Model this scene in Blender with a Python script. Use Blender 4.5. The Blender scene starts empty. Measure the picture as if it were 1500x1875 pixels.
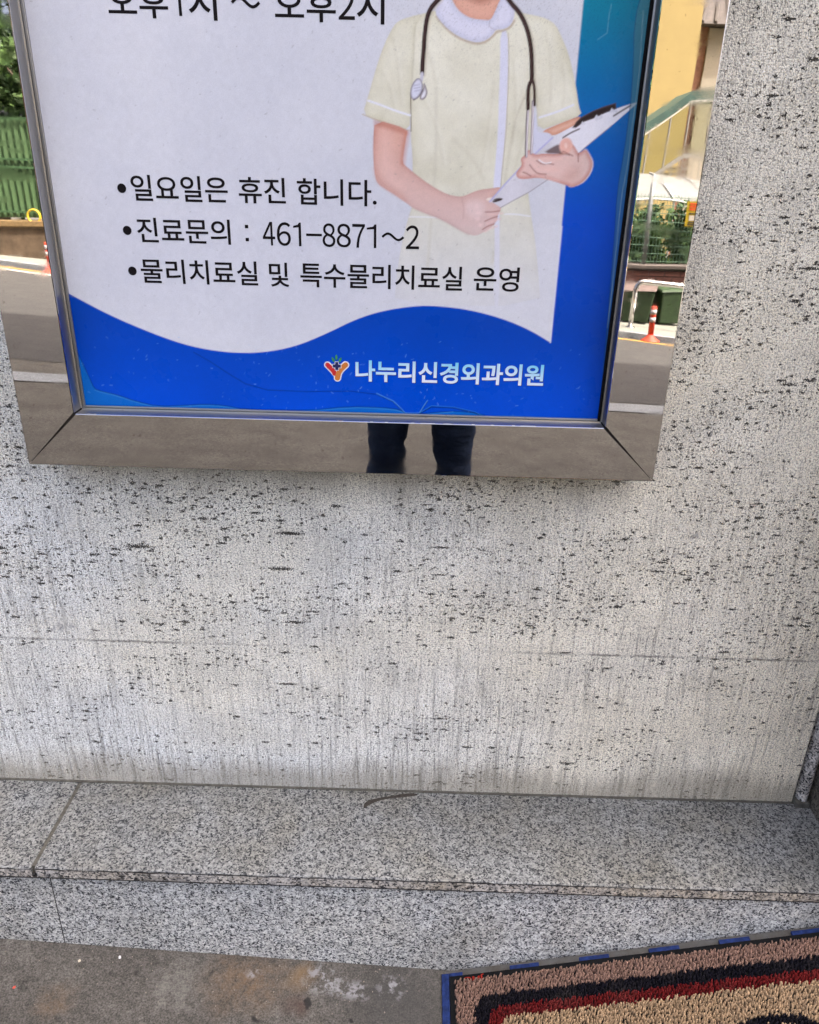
import bpy, bmesh, math, random
import numpy as np
from mathutils import Vector, Matrix, noise as mnoise

random.seed(7)
rng = np.random.default_rng(7)
S = bpy.context.scene
COL = S.collection
R = math.radians

# ------------------------------------------------------------------ camera
CAM = Vector((0.0, -1.2, 1.40))
yaw, pitch, roll = -0.00840815, 0.41626412, 0.02446991
fw = Vector((math.sin(yaw) * math.cos(pitch), math.cos(yaw) * math.cos(pitch), -math.sin(pitch)))
rt = Vector((math.cos(yaw), -math.sin(yaw), 0))
up = rt.cross(fw)
rt, up = rt * math.cos(roll) + up * math.sin(roll), up * math.cos(roll) - rt * math.sin(roll)
cd = bpy.data.cameras.new('camera')
cam = bpy.data.objects.new('camera', cd)
COL.objects.link(cam)
cam.matrix_world = Matrix(((rt.x, up.x, -fw.x, CAM.x), (rt.y, up.y, -fw.y, CAM.y), (rt.z, up.z, -fw.z, CAM.z), (0, 0, 0, 1)))
cd.sensor_fit = 'HORIZONTAL'
cd.sensor_width = 36
cd.lens = 36 * 1406.45 / 1500
cd.clip_start = 0.02
cd.clip_end = 400
S.camera = cam

# ------------------------------------------------------------------ sky, sun, exposure
SUN_EL, SUN_AZ = 58.0, 55.0
wd = bpy.data.worlds.new('World')
S.world = wd
wd.use_nodes = True
wn = wd.node_tree.nodes
bg = wn['Background']
sky = wn.new('ShaderNodeTexSky')
sky.sky_type = 'NISHITA'
sky.sun_disc = False
sky.sun_elevation = R(SUN_EL)
sky.sun_rotation = R(SUN_AZ)
sky.dust_density = 10.0
sky.air_density = 0.36
sky.ozone_density = 0.0
wd.node_tree.links.new(sky.outputs[0], bg.inputs[0])
bg.inputs[1].default_value = 0.15
sl = bpy.data.lights.new('sun', 'SUN')
sl.energy = 2.0
sl.angle = R(0.5)
sl.color = (1.0, 0.95, 0.87)
sun = bpy.data.objects.new('sun', sl)
COL.objects.link(sun)
sd_ = Vector((math.sin(R(SUN_AZ)) * math.cos(R(SUN_EL)), math.cos(R(SUN_AZ)) * math.cos(R(SUN_EL)), math.sin(R(SUN_EL))))
sun.rotation_euler = (-sd_).to_track_quat('-Z', 'Y').to_euler()
sun.location = (0, 10, 20)
S.view_settings.view_transform = 'Standard'
S.view_settings.look = 'None'
S.view_settings.gamma = 1
S.view_settings.exposure = 2.92
S.cycles.max_bounces = 5
S.cycles.diffuse_bounces = 3
S.cycles.caustics_reflective = False
S.cycles.caustics_refractive = False
S.cycles.use_adaptive_sampling = True
S.cycles.adaptive_threshold = 0.02
S.cycles.sample_clamp_indirect = 8

# ------------------------------------------------------------------ helpers
def lin(c):
    c = np.asarray(c, float) / 255.0
    return np.where(c <= 0.04045, c / 12.92, ((c + 0.055) / 1.055) ** 2.4)

def gz(x, y):
    """height of the sloping ground (the street falls away from the wall and to the right)"""
    return 0.05 * (y + 0.2036) - 0.0575 * (x - 0.055)

class NT:
    def __init__(s, name):
        s.m = bpy.data.materials.new(name)
        s.m.use_nodes = True
        s.t = s.m.node_tree
        s.b = s.t.nodes['Principled BSDF']
    def n(s, typ, ins=None, **at):
        nd = s.t.nodes.new('ShaderNode' + typ)
        for k, v in at.items():
            setattr(nd, k, v)
        for k, v in (ins or {}).items():
            s.put(nd.inputs[k], v)
        return nd
    def put(s, sock, v):
        if isinstance(v, bpy.types.NodeSocket):
            s.t.links.new(v, sock)
        elif isinstance(v, bpy.types.Node):
            s.t.links.new(v.outputs[0], sock)
        else:
            if sock.type == 'RGBA' and len(v) == 3:
                v = (*v, 1)
            sock.default_value = v
    def coord(s):
        return s.n('TexCoord').outputs['Object']
    def mp(s, scale, loc=(0, 0, 0), rot=(0, 0, 0), vec=None):
        return s.n('Mapping', {'Vector': vec if vec is not None else s.coord(), 'Scale': scale, 'Location': loc, 'Rotation': rot}).outputs[0]
    def noise(s, vec, scale, detail=4, rough=0.5, dist=0.0):
        return s.n('TexNoise', {'Vector': vec, 'Scale': scale, 'Detail': detail, 'Roughness': rough, 'Distortion': dist}).outputs[0]
    def ramp(s, fac, stops, interp='LINEAR'):
        nd = s.n('ValToRGB', {'Fac': fac})
        cr = nd.color_ramp
        cr.interpolation = interp
        while len(cr.elements) < len(stops):
            cr.elements.new(0.5)
        for e, (p, c) in zip(cr.elements, stops):
            e.position = p
            e.color = (c, c, c, 1) if isinstance(c, (int, float)) else (*c, 1)
        return nd.outputs[0]
    def mix(s, fac, a, b, mode='MIX'):
        nd = s.n('Mix', data_type='RGBA', blend_type=mode)
        s.put(nd.inputs[0], fac)
        s.put(nd.inputs[6], a)
        s.put(nd.inputs[7], b)
        return nd.outputs[2]
    def math(s, op, a, b=0.0, c=0.0, clamp=False):
        nd = s.n('Math', operation=op, use_clamp=clamp)
        s.put(nd.inputs[0], a)
        s.put(nd.inputs[1], b)
        s.put(nd.inputs[2], c)
        return nd.outputs[0]
    def bump(s, h, strength=0.3, dist=0.01, normal=None):
        ins = {'Height': h, 'Strength': strength, 'Distance': dist}
        if normal is not None:
            ins['Normal'] = normal
        nd = s.n('Bump', ins)
        return nd.outputs[0]
    def out(s, col=None, rough=None, metal=None, normal=None, spec=None):
        if col is not None:
            s.put(s.b.inputs['Base Color'], col)
        if rough is not None:
            s.put(s.b.inputs['Roughness'], rough)
        if metal is not None:
            s.put(s.b.inputs['Metallic'], metal)
        if normal is not None:
            s.put(s.b.inputs['Normal'], normal)
        if spec is not None:
            s.put(s.b.inputs['Specular IOR Level'], spec)
        return s.m

def simple(name, col, rough=0.6, metal=0.0, var=0.12, scale=30.0, bump=0.0, spec=0.5):
    t = NT(name)
    n = t.noise(t.coord(), scale, 5, 0.6)
    f = t.ramp(n, [(0.3, 1 - var * 1.5), (0.7, 1 + var)])
    c = t.mix(1.0, col, f, 'MULTIPLY')
    nm = t.bump(n, bump, 0.01) if bump else None
    return t.out(c, rough, metal, nm, spec)

def attr_mat(name, rough=0.6, spec=0.5, gain=1.0):
    t = NT(name)
    a = t.n('Attribute', attribute_name='Col')
    return t.out(a.outputs['Color'], rough, 0.0, None, spec)

def new_obj(name, me, mat=None, parent=None, loc=None, smooth=False):
    o = bpy.data.objects.new(name, me)
    COL.objects.link(o)
    if mat is not None and not me.materials:
        me.materials.append(mat)
    if smooth:
        me.polygons.foreach_set('use_smooth', [True] * len(me.polygons))
    if loc is not None:
        o.location = loc
    if parent is not None:
        o.parent = parent
    return o

def tag(o, label=None, cat=None, group=None, kind=None):
    for k, v in (('label', label), ('category', cat), ('group', group), ('kind', kind)):
        if v:
            o[k] = v
    return o

def empty(name, loc, label, cat, group=None, rz=0.0):
    o = bpy.data.objects.new(name, None)
    COL.objects.link(o)
    o.location = loc
    o.rotation_euler = (0, 0, rz)
    o.empty_display_size = 0.05
    return tag(o, label, cat, group)

def pydata(name, v, f):
    me = bpy.data.meshes.new(name)
    me.from_pydata([tuple(p) for p in v], [], [tuple(q) for q in f])
    me.update()
    return me

class MB:
    """collects shapes for ONE mesh; origin is subtracted so that parts sit on their thing"""
    def __init__(s, origin=(0, 0, 0)):
        s.v, s.f, s.o = [], [], Vector(origin)
    def add(s, v, f):
        k = len(s.v)
        s.v += [Vector(p) for p in v]
        s.f += [tuple(i + k for i in q) for q in f]
        return s
    def box(s, x0, x1, y0, y1, z0, z1):
        return s.add([(x0, y0, z0), (x1, y0, z0), (x1, y1, z0), (x0, y1, z0), (x0, y0, z1), (x1, y0, z1), (x1, y1, z1), (x0, y1, z1)],
                     [(3, 2, 1, 0), (4, 5, 6, 7), (0, 1, 5, 4), (1, 2, 6, 5), (2, 3, 7, 6), (3, 0, 4, 7)])
    def tube(s, pts, r, seg=12, caps=True):
        pts = [Vector(p) for p in pts]
        rs = r if isinstance(r, (list, tuple)) else [r] * len(pts)
        vs, fs = [], []
        ref = None
        for i, p in enumerate(pts):
            d = (pts[min(i + 1, len(pts) - 1)] - pts[max(i - 1, 0)]).normalized()
            if ref is None:
                ref = Vector((0, 0, 1)) if abs(d.z) < 0.9 else Vector((1, 0, 0))
            a = d.cross(ref).normalized()
            b = a.cross(d).normalized()
            ref = b
            for k in range(seg):
                t = 2 * math.pi * k / seg
                vs.append(p + (a * math.cos(t) + b * math.sin(t)) * rs[i])
        for i in range(len(pts) - 1):
            for k in range(seg):
                k2 = (k + 1) % seg
                fs.append((i * seg + k, i * seg + k2, (i + 1) * seg + k2, (i + 1) * seg + k))
        if caps:
            fs.append(tuple(range(seg))[::-1])
            fs.append(tuple((len(pts) - 1) * seg + k for k in range(seg)))
        return s.add(vs, fs)
    def lathe(s, c, prof, seg=20):
        """prof: (radius, height) pairs about a vertical axis through c"""
        vs, fs = [], []
        for r, h in prof:
            for k in range(seg):
                t = 2 * math.pi * k / seg
                vs.append((c[0] + r * math.cos(t), c[1] + r * math.sin(t), c[2] + h))
        for i in range(len(prof) - 1):
            for k in range(seg):
                k2 = (k + 1) % seg
                fs.append((i * seg + k, i * seg + k2, (i + 1) * seg + k2, (i + 1) * seg + k))
        fs.append(tuple(range(seg))[::-1])
        fs.append(tuple((len(prof) - 1) * seg + k for k in range(seg)))
        return s.add(vs, fs)
    def prism(s, prof, x0, x1, axis='x'):
        n = len(prof)
        if axis == 'x':
            vs = [(x0, a, b) for a, b in prof] + [(x1, a, b) for a, b in prof]
        elif axis == 'y':
            vs = [(a, x0, b) for a, b in prof] + [(a, x1, b) for a, b in prof]
        else:
            vs = [(a, b, x0) for a, b in prof] + [(a, b, x1) for a, b in prof]
        fs = [(i, (i + 1) % n, n + (i + 1) % n, n + i) for i in range(n)] + [tuple(range(n))[::-1], tuple(range(n, 2 * n))]
        return s.add(vs, fs)
    def build(s, name, mat, parent=None, bevel=0.0, smooth=False, bseg=2):
        bm = bmesh.new()
        vs = [bm.verts.new(p - s.o) for p in s.v]
        for q in s.f:
            try:
                bm.faces.new([vs[i] for i in q])
            except ValueError:
                pass
        bmesh.ops.recalc_face_normals(bm, faces=bm.faces)
        if bevel:
            ed = [e for e in bm.edges if len(e.link_faces) == 2 and e.calc_face_angle(0) > 0.5]
            bmesh.ops.bevel(bm, geom=ed, offset=bevel, segments=bseg, affect='EDGES', profile=0.5, clamp_overlap=True)
        me = bpy.data.meshes.new(name)
        bm.to_mesh(me)
        bm.free()
        o = new_obj(name, me, mat, parent, smooth=smooth)
        if parent is None:
            o.location = s.o
        return o

def sheet(name, pts, dz, mat, n=1, kind='structure'):
    """flat sheet that lies on the sloping ground, dz above it"""
    me = pydata(name, [(x, y, gz(x, y) + dz) for x, y in pts], [tuple(range(len(pts)))])
    o = new_obj(name, me, mat)
    if me.polygons[0].normal.z < 0:
        me.flip_normals()
    o['kind'] = kind
    return o

POSTER_GAIN = 1.0
ART = {
 'panel': [[7.3, 177.8], [63.4, 147.8], [127.0, 121.4], [184.0, 102.8], [242.5, 95.1], [293.3, 96.4], [344.4, 107.0], [395.4, 129.2], [437.2, 150.8], [478.5, 164.8], [527.6, 173.3], [560.4, 174.1], [609.8, 169.7], [659.9, 158.1], [702.4, 142.1], [735.6, 123.9]],
 'panel_r': [[735.6, 123.9], [736.7, 565.2]],
 'torso': [[528.2, 546.1], [546.6, 550.7], [589.6, 544.3], [618.1, 544.8], [649.5, 552.7], [664.1, 547.5], [682.1, 544.9], [680.1, 527.7], [679.1, 490.3], [682.2, 438.6], [683.6, 405.2], [684.5, 377.9], [680.8, 349.9], [684.9, 328.7], [689.8, 307.1], [699.3, 270.4], [708.1, 225.0], [715.6, 178.0], [496.5, 172.5], [499.8, 219.9], [505.6, 258.3], [512.2, 286.8], [516.6, 301.6], [521.0, 314.1], [519.9, 359.0], [518.6, 381.2], [515.8, 403.0], [515.8, 435.1], [513.0, 461.2], [500.8, 524.2], [508.3, 541.5]],
 'sleeve_l': [[528.2, 546.1], [508.3, 541.5], [497.0, 537.6], [489.9, 531.3], [478.6, 511.3], [468.6, 486.0], [458.4, 453.6], [449.4, 427.7], [468.9, 420.8], [491.5, 413.9], [514.2, 409.0], [515.1, 435.1], [515.9, 461.3], [517.9, 499.6], [518.6, 530.7]],
 'sleeve_r': [[656.9, 549.2], [671.2, 547.7], [689.3, 544.4], [702.8, 537.4], [712.9, 522.2], [723.5, 503.8], [731.7, 481.8], [738.2, 462.7], [743.3, 443.2], [748.9, 432.8], [723.1, 423.6], [690.5, 412.1], [686.6, 438.7], [680.6, 464.7], [671.9, 515.2]],
 'gap_r': [[682.7, 441.3], [689.6, 413.5], [691.4, 410.1], [707.9, 410.5], [711.8, 401.8], [693.1, 383.6], [685.1, 371.0], [683.6, 405.2]],
 'collar': [[550.1, 568.7], [547.1, 554.3], [544.6, 547.0], [550.6, 539.3], [561.7, 529.7], [576.4, 521.4], [591.1, 516.7], [602.0, 515.1], [612.6, 517.7], [621.5, 524.7], [624.7, 530.3], [633.3, 530.5], [641.7, 533.7], [646.9, 540.5], [648.3, 550.3], [644.1, 558.6], [634.7, 570.4], [628.7, 565.5], [621.4, 547.9], [616.9, 540.6], [607.6, 541.0], [593.3, 541.9], [582.4, 546.0], [573.5, 551.8], [567.6, 557.7], [562.9, 566.6]],
 'neck': [[559.8, 574.9], [562.9, 566.6], [573.5, 551.8], [582.4, 544.7], [593.4, 540.7], [607.7, 539.8], [618.4, 540.0], [622.8, 548.0], [630.1, 565.5], [631.5, 576.2]],
 'chin': [[568.0, 579.7], [581.3, 567.0], [595.8, 560.1], [606.5, 559.7], [616.8, 564.1], [624.8, 571.4], [628.3, 580.9]],
 'collar_line': [[616.9, 540.6], [615.1, 535.6], [618.2, 532.0], [624.7, 530.3]],
 'collar_shadow': [[546.8, 543.4], [561.7, 528.5], [576.5, 520.1], [591.1, 515.5], [602.1, 513.8], [613.4, 516.5], [623.0, 524.1], [626.3, 528.5], [634.9, 529.3], [643.2, 533.1], [648.3, 540.6]],
 'placket': [[630.6, 528.6], [640.5, 530.6], [644.3, 489.6], [645.9, 437.9], [646.3, 411.2], [644.8, 370.1], [643.9, 338.4], [645.9, 298.8], [650.1, 239.0], [653.6, 176.4], [645.5, 176.2], [642.1, 238.8], [639.9, 283.9], [633.9, 338.2], [634.9, 369.9], [635.8, 411.0], [634.7, 437.6], [633.3, 489.3]],
 'placket_line': [[641.5, 527.0], [645.0, 489.6], [646.6, 437.9], [647.1, 411.2], [645.5, 370.1], [644.7, 338.5]],
 'fold1': [[675.7, 471.0], [665.4, 444.8], [659.3, 428.2], [655.8, 404.6]],
 'fold2': [[514.6, 454.8], [516.4, 408.4]],
 'arm_l': [[465.9, 422.1], [463.8, 392.3], [464.6, 366.1], [467.0, 348.6], [470.9, 340.2], [481.0, 334.0], [492.7, 327.9], [512.3, 316.1], [520.3, 310.4], [540.0, 302.9], [555.9, 298.1], [571.8, 291.2], [588.0, 282.7], [602.5, 276.3], [613.6, 274.4], [624.4, 279.8], [632.0, 284.4], [638.6, 290.5], [642.9, 297.2], [643.2, 303.8], [646.7, 309.7], [646.9, 318.4], [638.8, 323.3], [634.7, 326.1], [644.8, 337.0], [643.8, 340.6], [631.6, 338.2], [616.3, 336.4], [604.9, 332.6], [593.6, 327.3], [584.3, 326.4], [570.2, 328.9], [554.5, 335.7], [538.7, 344.6], [523.1, 354.8], [511.3, 363.7], [505.1, 368.4], [507.1, 384.3], [509.8, 401.5], [511.9, 411.0]],
 'arm_l_edge': [[520.3, 310.4], [540.0, 302.9], [555.9, 298.1], [571.8, 291.2], [588.0, 282.7], [602.5, 276.3]],
 'fing1': [[625.0, 307.1], [635.2, 307.3], [645.2, 309.0]],
 'fing2': [[625.0, 294.6], [633.4, 298.5], [642.6, 301.6]],
 'fing3': [[622.6, 283.5], [629.4, 288.1], [638.6, 291.3]],
 'armsh': [[505.9, 368.4], [507.9, 384.4], [511.2, 404.9]],
 'belt_l': [[516.6, 298.0], [536.2, 298.4], [555.9, 298.1]],
 'belt_r': [[653.3, 304.8], [668.9, 305.2], [689.4, 302.7]],
 'board': [[630.4, 320.9], [650.4, 344.3], [673.1, 368.7], [692.8, 387.1], [711.5, 404.5], [724.2, 412.2], [745.5, 423.4], [781.1, 436.8], [802.3, 444.5], [820.7, 450.1], [821.0, 448.1], [790.5, 421.0], [759.9, 395.4], [748.3, 384.8], [728.7, 368.5], [709.8, 351.3], [685.9, 335.1], [663.6, 323.1], [646.5, 313.4], [636.7, 318.9]],
 'board_edge': [[630.4, 320.9], [650.4, 344.3], [673.1, 368.7], [692.8, 387.1], [711.5, 404.5]],
 'board_dark': [[725.8, 404.8], [735.6, 411.1], [747.0, 416.1]],
 'board_dark2': [[791.9, 433.0], [802.9, 439.9], [813.2, 446.0]],
 'board_shade': [[632.7, 321.0], [647.9, 326.4], [648.8, 323.5], [636.7, 319.6]],
 'clip': [[737.2, 417.2], [742.3, 425.3], [748.4, 430.8], [762.3, 438.3], [776.5, 443.9], [792.9, 448.8], [794.6, 441.0], [781.1, 436.8], [767.1, 429.8], [752.8, 424.9], [742.4, 417.3]],
 'clipw1': [[765.7, 429.1], [768.1, 433.8], [772.8, 431.3], [775.4, 434.7], [777.5, 430.1], [769.0, 426.6]],
 'clipw2': [[785.5, 436.9], [787.8, 442.2], [791.7, 440.3], [795.3, 441.7], [796.6, 437.1]],
 'clipw3': [[748.7, 421.4], [749.7, 425.5], [756.1, 421.6]],
 'forearm_r': [[694.3, 411.6], [723.1, 423.6], [746.0, 432.0], [747.1, 428.7], [740.0, 418.6], [727.9, 413.0], [711.3, 406.5], [706.4, 410.5]],
 'hand_r': [[669.3, 377.6], [672.3, 369.3], [668.1, 363.7], [664.7, 358.7], [666.7, 353.1], [673.0, 351.1], [684.4, 352.1], [695.0, 353.7], [709.7, 352.0], [726.3, 347.4], [738.9, 344.1], [745.3, 342.2], [757.0, 347.4], [765.2, 356.0], [770.1, 366.6], [769.7, 376.3], [764.2, 384.5], [758.8, 391.9], [749.7, 385.6], [747.0, 388.9], [742.6, 395.0], [735.3, 400.3], [728.4, 400.8], [723.6, 396.6], [724.1, 391.2], [727.6, 387.1], [719.5, 384.2], [699.8, 384.5], [692.4, 382.9], [686.2, 384.2], [681.3, 388.9], [676.8, 387.4], [675.8, 381.9]],
 'hand_pale': [[740.0, 341.3], [757.2, 346.0], [766.8, 355.4], [771.6, 366.7], [771.2, 376.4], [764.9, 385.2], [758.7, 392.6], [754.0, 387.7], [762.6, 378.3], [764.5, 368.6], [759.6, 358.0], [749.7, 350.8], [740.8, 347.7]],
 'thumb_sh': [[699.8, 385.1], [711.2, 392.2], [721.3, 397.2], [724.0, 392.5], [727.5, 387.8], [740.9, 382.6], [727.1, 384.4]],
 'hl1': [[692.3, 375.3], [700.3, 370.6], [709.3, 372.2], [716.3, 371.0]],
 'hl2': [[682.9, 369.6], [689.6, 362.7], [695.3, 358.7], [706.8, 358.2]],
 'hl3': [[674.5, 360.3], [680.8, 358.3], [685.6, 355.6]],
 'hl4': [[749.0, 384.9], [750.1, 375.2]],
 'hl5': [[727.5, 387.8], [734.6, 385.2], [741.7, 382.6]],
 'thumbnail': [[728.0, 398.1], [731.6, 398.8], [733.6, 394.1], [731.7, 390.6], [729.3, 392.6]],
 'tube_l': [[550.3, 564.0], [544.2, 558.5], [538.0, 551.7], [534.0, 542.0], [531.7, 524.8], [530.8, 506.2], [529.8, 490.4], [529.5, 477.7]],
 'tube_r': [[636.4, 566.8], [644.1, 558.6], [653.9, 550.4], [662.8, 537.8], [669.0, 523.8], [673.3, 507.8], [675.5, 490.2], [677.0, 473.0]],
 'fork_l': [[676.9, 473.6], [673.8, 467.8], [673.0, 459.4], [674.7, 439.8]],
 'fork_r': [[677.7, 473.7], [680.4, 467.9], [681.8, 459.5], [683.2, 443.9]],
 'steel_l': [[674.7, 439.8], [675.5, 411.8], [677.4, 380.5]],
 'steel_r': [[680.7, 447.8], [682.4, 418.7], [683.9, 384.8]],
 'stem': [[529.5, 477.7], [528.9, 470.6]],
 'piece1': [[524.5, 473.1], [528.9, 470.6], [531.3, 464.2], [530.1, 456.4], [525.1, 449.1], [519.3, 446.4], [515.5, 448.3], [513.9, 454.7], [515.2, 462.6], [519.4, 469.8]],
 'piece2': [[532.0, 468.1], [535.1, 463.0], [537.5, 456.5], [536.2, 450.6], [531.9, 446.6], [526.6, 447.8], [527.9, 453.7], [531.5, 459.7]],
 'piece_dk': [[530.0, 458.3], [525.8, 451.1], [519.2, 447.0]],
 'stripe_l': [[456.9, 444.4], [476.3, 438.9], [495.0, 432.7], [514.5, 427.8]],
 'stripe_r': [[691.2, 428.9], [714.4, 436.0], [735.7, 445.0]],
 'film_r': [[809.7, 572.5], [805.9, 554.5], [805.8, 530.2], [810.3, 492.9], [812.9, 448.0], [812.2, 387.6], [808.8, 338.6], [813.3, 280.6], [815.8, 212.1], [819.0, 148.3], [820.7, 81.5], [825.8, -1.8], [862.1, -0.8], [857.2, 374.8], [848.2, 573.3]],
 'crack_r': [[814.4, 554.7], [820.2, 474.0], [818.2, 414.9], [819.4, 374.0], [815.9, 331.7], [816.6, 302.8], [819.0, 212.2], [819.0, 148.3]],
 'film_b': [[5.1, 93.9], [19.5, 47.1], [24.3, 32.3], [34.2, 29.0], [59.5, 23.5], [88.7, 13.6], [122.7, 6.5], [166.6, 9.5], [197.4, 12.2], [227.7, 11.2], [262.1, 5.0], [358.0, 5.9], [427.7, 14.9], [479.7, 14.6], [510.0, 11.9], [518.9, 3.1], [592.3, 12.4], [635.8, 9.1], [653.6, 1.5], [655.1, -20.3], [-22.8, -30.2], [-11.9, 93.5]],
 'crack_b': [[187.5, 94.5], [211.7, 80.7], [240.1, 61.7], [264.8, 46.7], [298.7, 38.0], [359.0, 37.0], [427.9, 39.7], [470.9, 35.6], [496.9, 24.0], [510.0, 11.9], [516.3, 4.9], [538.8, 5.5], [547.1, 20.0], [551.2, 26.4]],
 'crack_b2': [[538.8, 5.5], [557.5, 17.6], [592.1, 16.8], [627.1, 9.7], [640.5, 2.9], [679.4, 4.9], [740.2, 3.9], [813.8, 4.2]],
 'scr1': [[770.7, 530.7], [770.7, 547.8], [772.5, 561.1]],
 'scr2': [[759.6, 521.9], [770.9, 529.5]],
 'gapw': [[624.1, 323.0], [627.7, 325.9], [631.6, 326.7], [634.7, 326.1], [631.1, 321.7]],
 'gapd': [[633.4, 321.7], [637.9, 325.4], [646.3, 326.3], [647.2, 324.2], [641.9, 323.4]],
 'armtop': [[465.9, 421.4], [512.7, 408.3], [510.5, 403.5], [488.6, 409.8], [465.9, 414.7]],
 'armlit': [[474.3, 407.5], [487.9, 404.4], [486.0, 373.5], [492.4, 349.2], [508.1, 335.4], [496.4, 337.2], [478.5, 348.9], [473.0, 373.2]],
 'elbow': [[464.6, 366.1], [469.3, 343.0], [488.8, 331.3], [512.3, 319.0], [504.3, 328.1], [480.9, 341.9]],
 'handlit': [[594.0, 319.4], [617.0, 323.5], [625.5, 312.9], [618.6, 298.1], [598.8, 301.3]],
 'knuck': [[612.1, 314.0], [615.0, 305.4], [614.6, 298.0], [619.1, 289.3]],
 'wristcrease': [[589.8, 325.1], [594.3, 312.2], [593.5, 297.5]],
 'palm1': [[695.7, 379.5], [727.5, 380.2], [727.9, 376.1], [697.6, 376.1]],
 'palm2': [[696.8, 367.8], [725.0, 367.7], [725.6, 361.5], [698.8, 362.3]],
 'palm3': [[687.8, 357.1], [711.0, 354.8], [730.7, 349.6], [715.3, 350.0]],
 'palmsh': [[729.7, 359.4], [751.1, 372.5], [755.7, 358.6], [742.3, 348.5], [732.3, 349.0]],
 'creases': [[[522.7, 367.4], [553.0, 375.0], [583.5, 374.3]], [[527.9, 455.0], [551.5, 415.9], [562.4, 368.3]], [[626.6, 470.0], [622.7, 417.4], [615.1, 355.5]], [[650.3, 496.0], [657.5, 451.2], [656.4, 397.9]], [[690.9, 527.9], [701.0, 497.0], [704.5, 445.7]], [[490.1, 517.8], [496.4, 486.5], [502.3, 441.4]], [[475.9, 479.8], [487.2, 460.7], [492.7, 434.6]], [[671.8, 411.7], [667.0, 377.5], [657.8, 349.4]], [[526.0, 524.7], [541.4, 493.8], [549.8, 462.0]], [[716.1, 491.0], [722.4, 465.6], [721.4, 439.5]], [[585.2, 340.7], [607.5, 355.3], [630.0, 362.8]]],
 'TEXT': [['오후1시', 116.2, 259.2, 533.0, 568.4], ['~', 279.2, 315.1, 548.5, 560.9], ['오후2시', 335.0, 478.2, 534.0, 569.6], ['일요일은', 119.2, 257.1, 310.7, 344.9], ['휴진', 272.7, 339.6, 310.9, 345.4], ['합니다.', 356.0, 469.4, 310.5, 345.6], ['진료문의', 120.8, 256.9, 253.7, 288.2], [':', 278.8, 283.9, 259.7, 281.8], ['461–8871~2', 303.8, 531.5, 253.9, 286.5], ['물리치료실', 119.6, 293.4, 196.6, 231.3], ['및', 310.4, 339.6, 196.0, 230.7], ['특수물리치료실', 356.6, 596.9, 196.6, 231.3], ['운영', 613.8, 680.8, 197.4, 232.3]],
 'BUL': [[105.7, 326.6], [106.4, 270.1], [107.0, 213.4]],
 'LOGO': [437.6, 730.3, 55.8, 89.3],
 'em_red': [[394.3, 80.4], [403.5, 71.2]],
 'em_or': [[422.3, 81.2], [412.0, 71.5], [409.3, 60.2]],
 'em_x': [[408.7, 79.1]],
 'em_lf': [[408.1, 92.7], [403.0, 89.2], [414.0, 89.0]],
}

# ------------------------------------------------------------------ materials of the wall front
KS = 0.97391                                               # drawn size of the sign's artwork to its real size
XL, XR, ZB, FW = -0.60771, 0.36842, 0.96813, 0.08479       # sign frame: outer left, right, bottom, rail width
ZT = 2.30                                                  # top of the sign, above the picture
T_, RECESS = 0.08, 0.0292                                  # the box stands 8 cm off the stone
Z_LEDGE, Z_JOINT = 0.24931, 0.59064
X_END = 0.778

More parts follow.
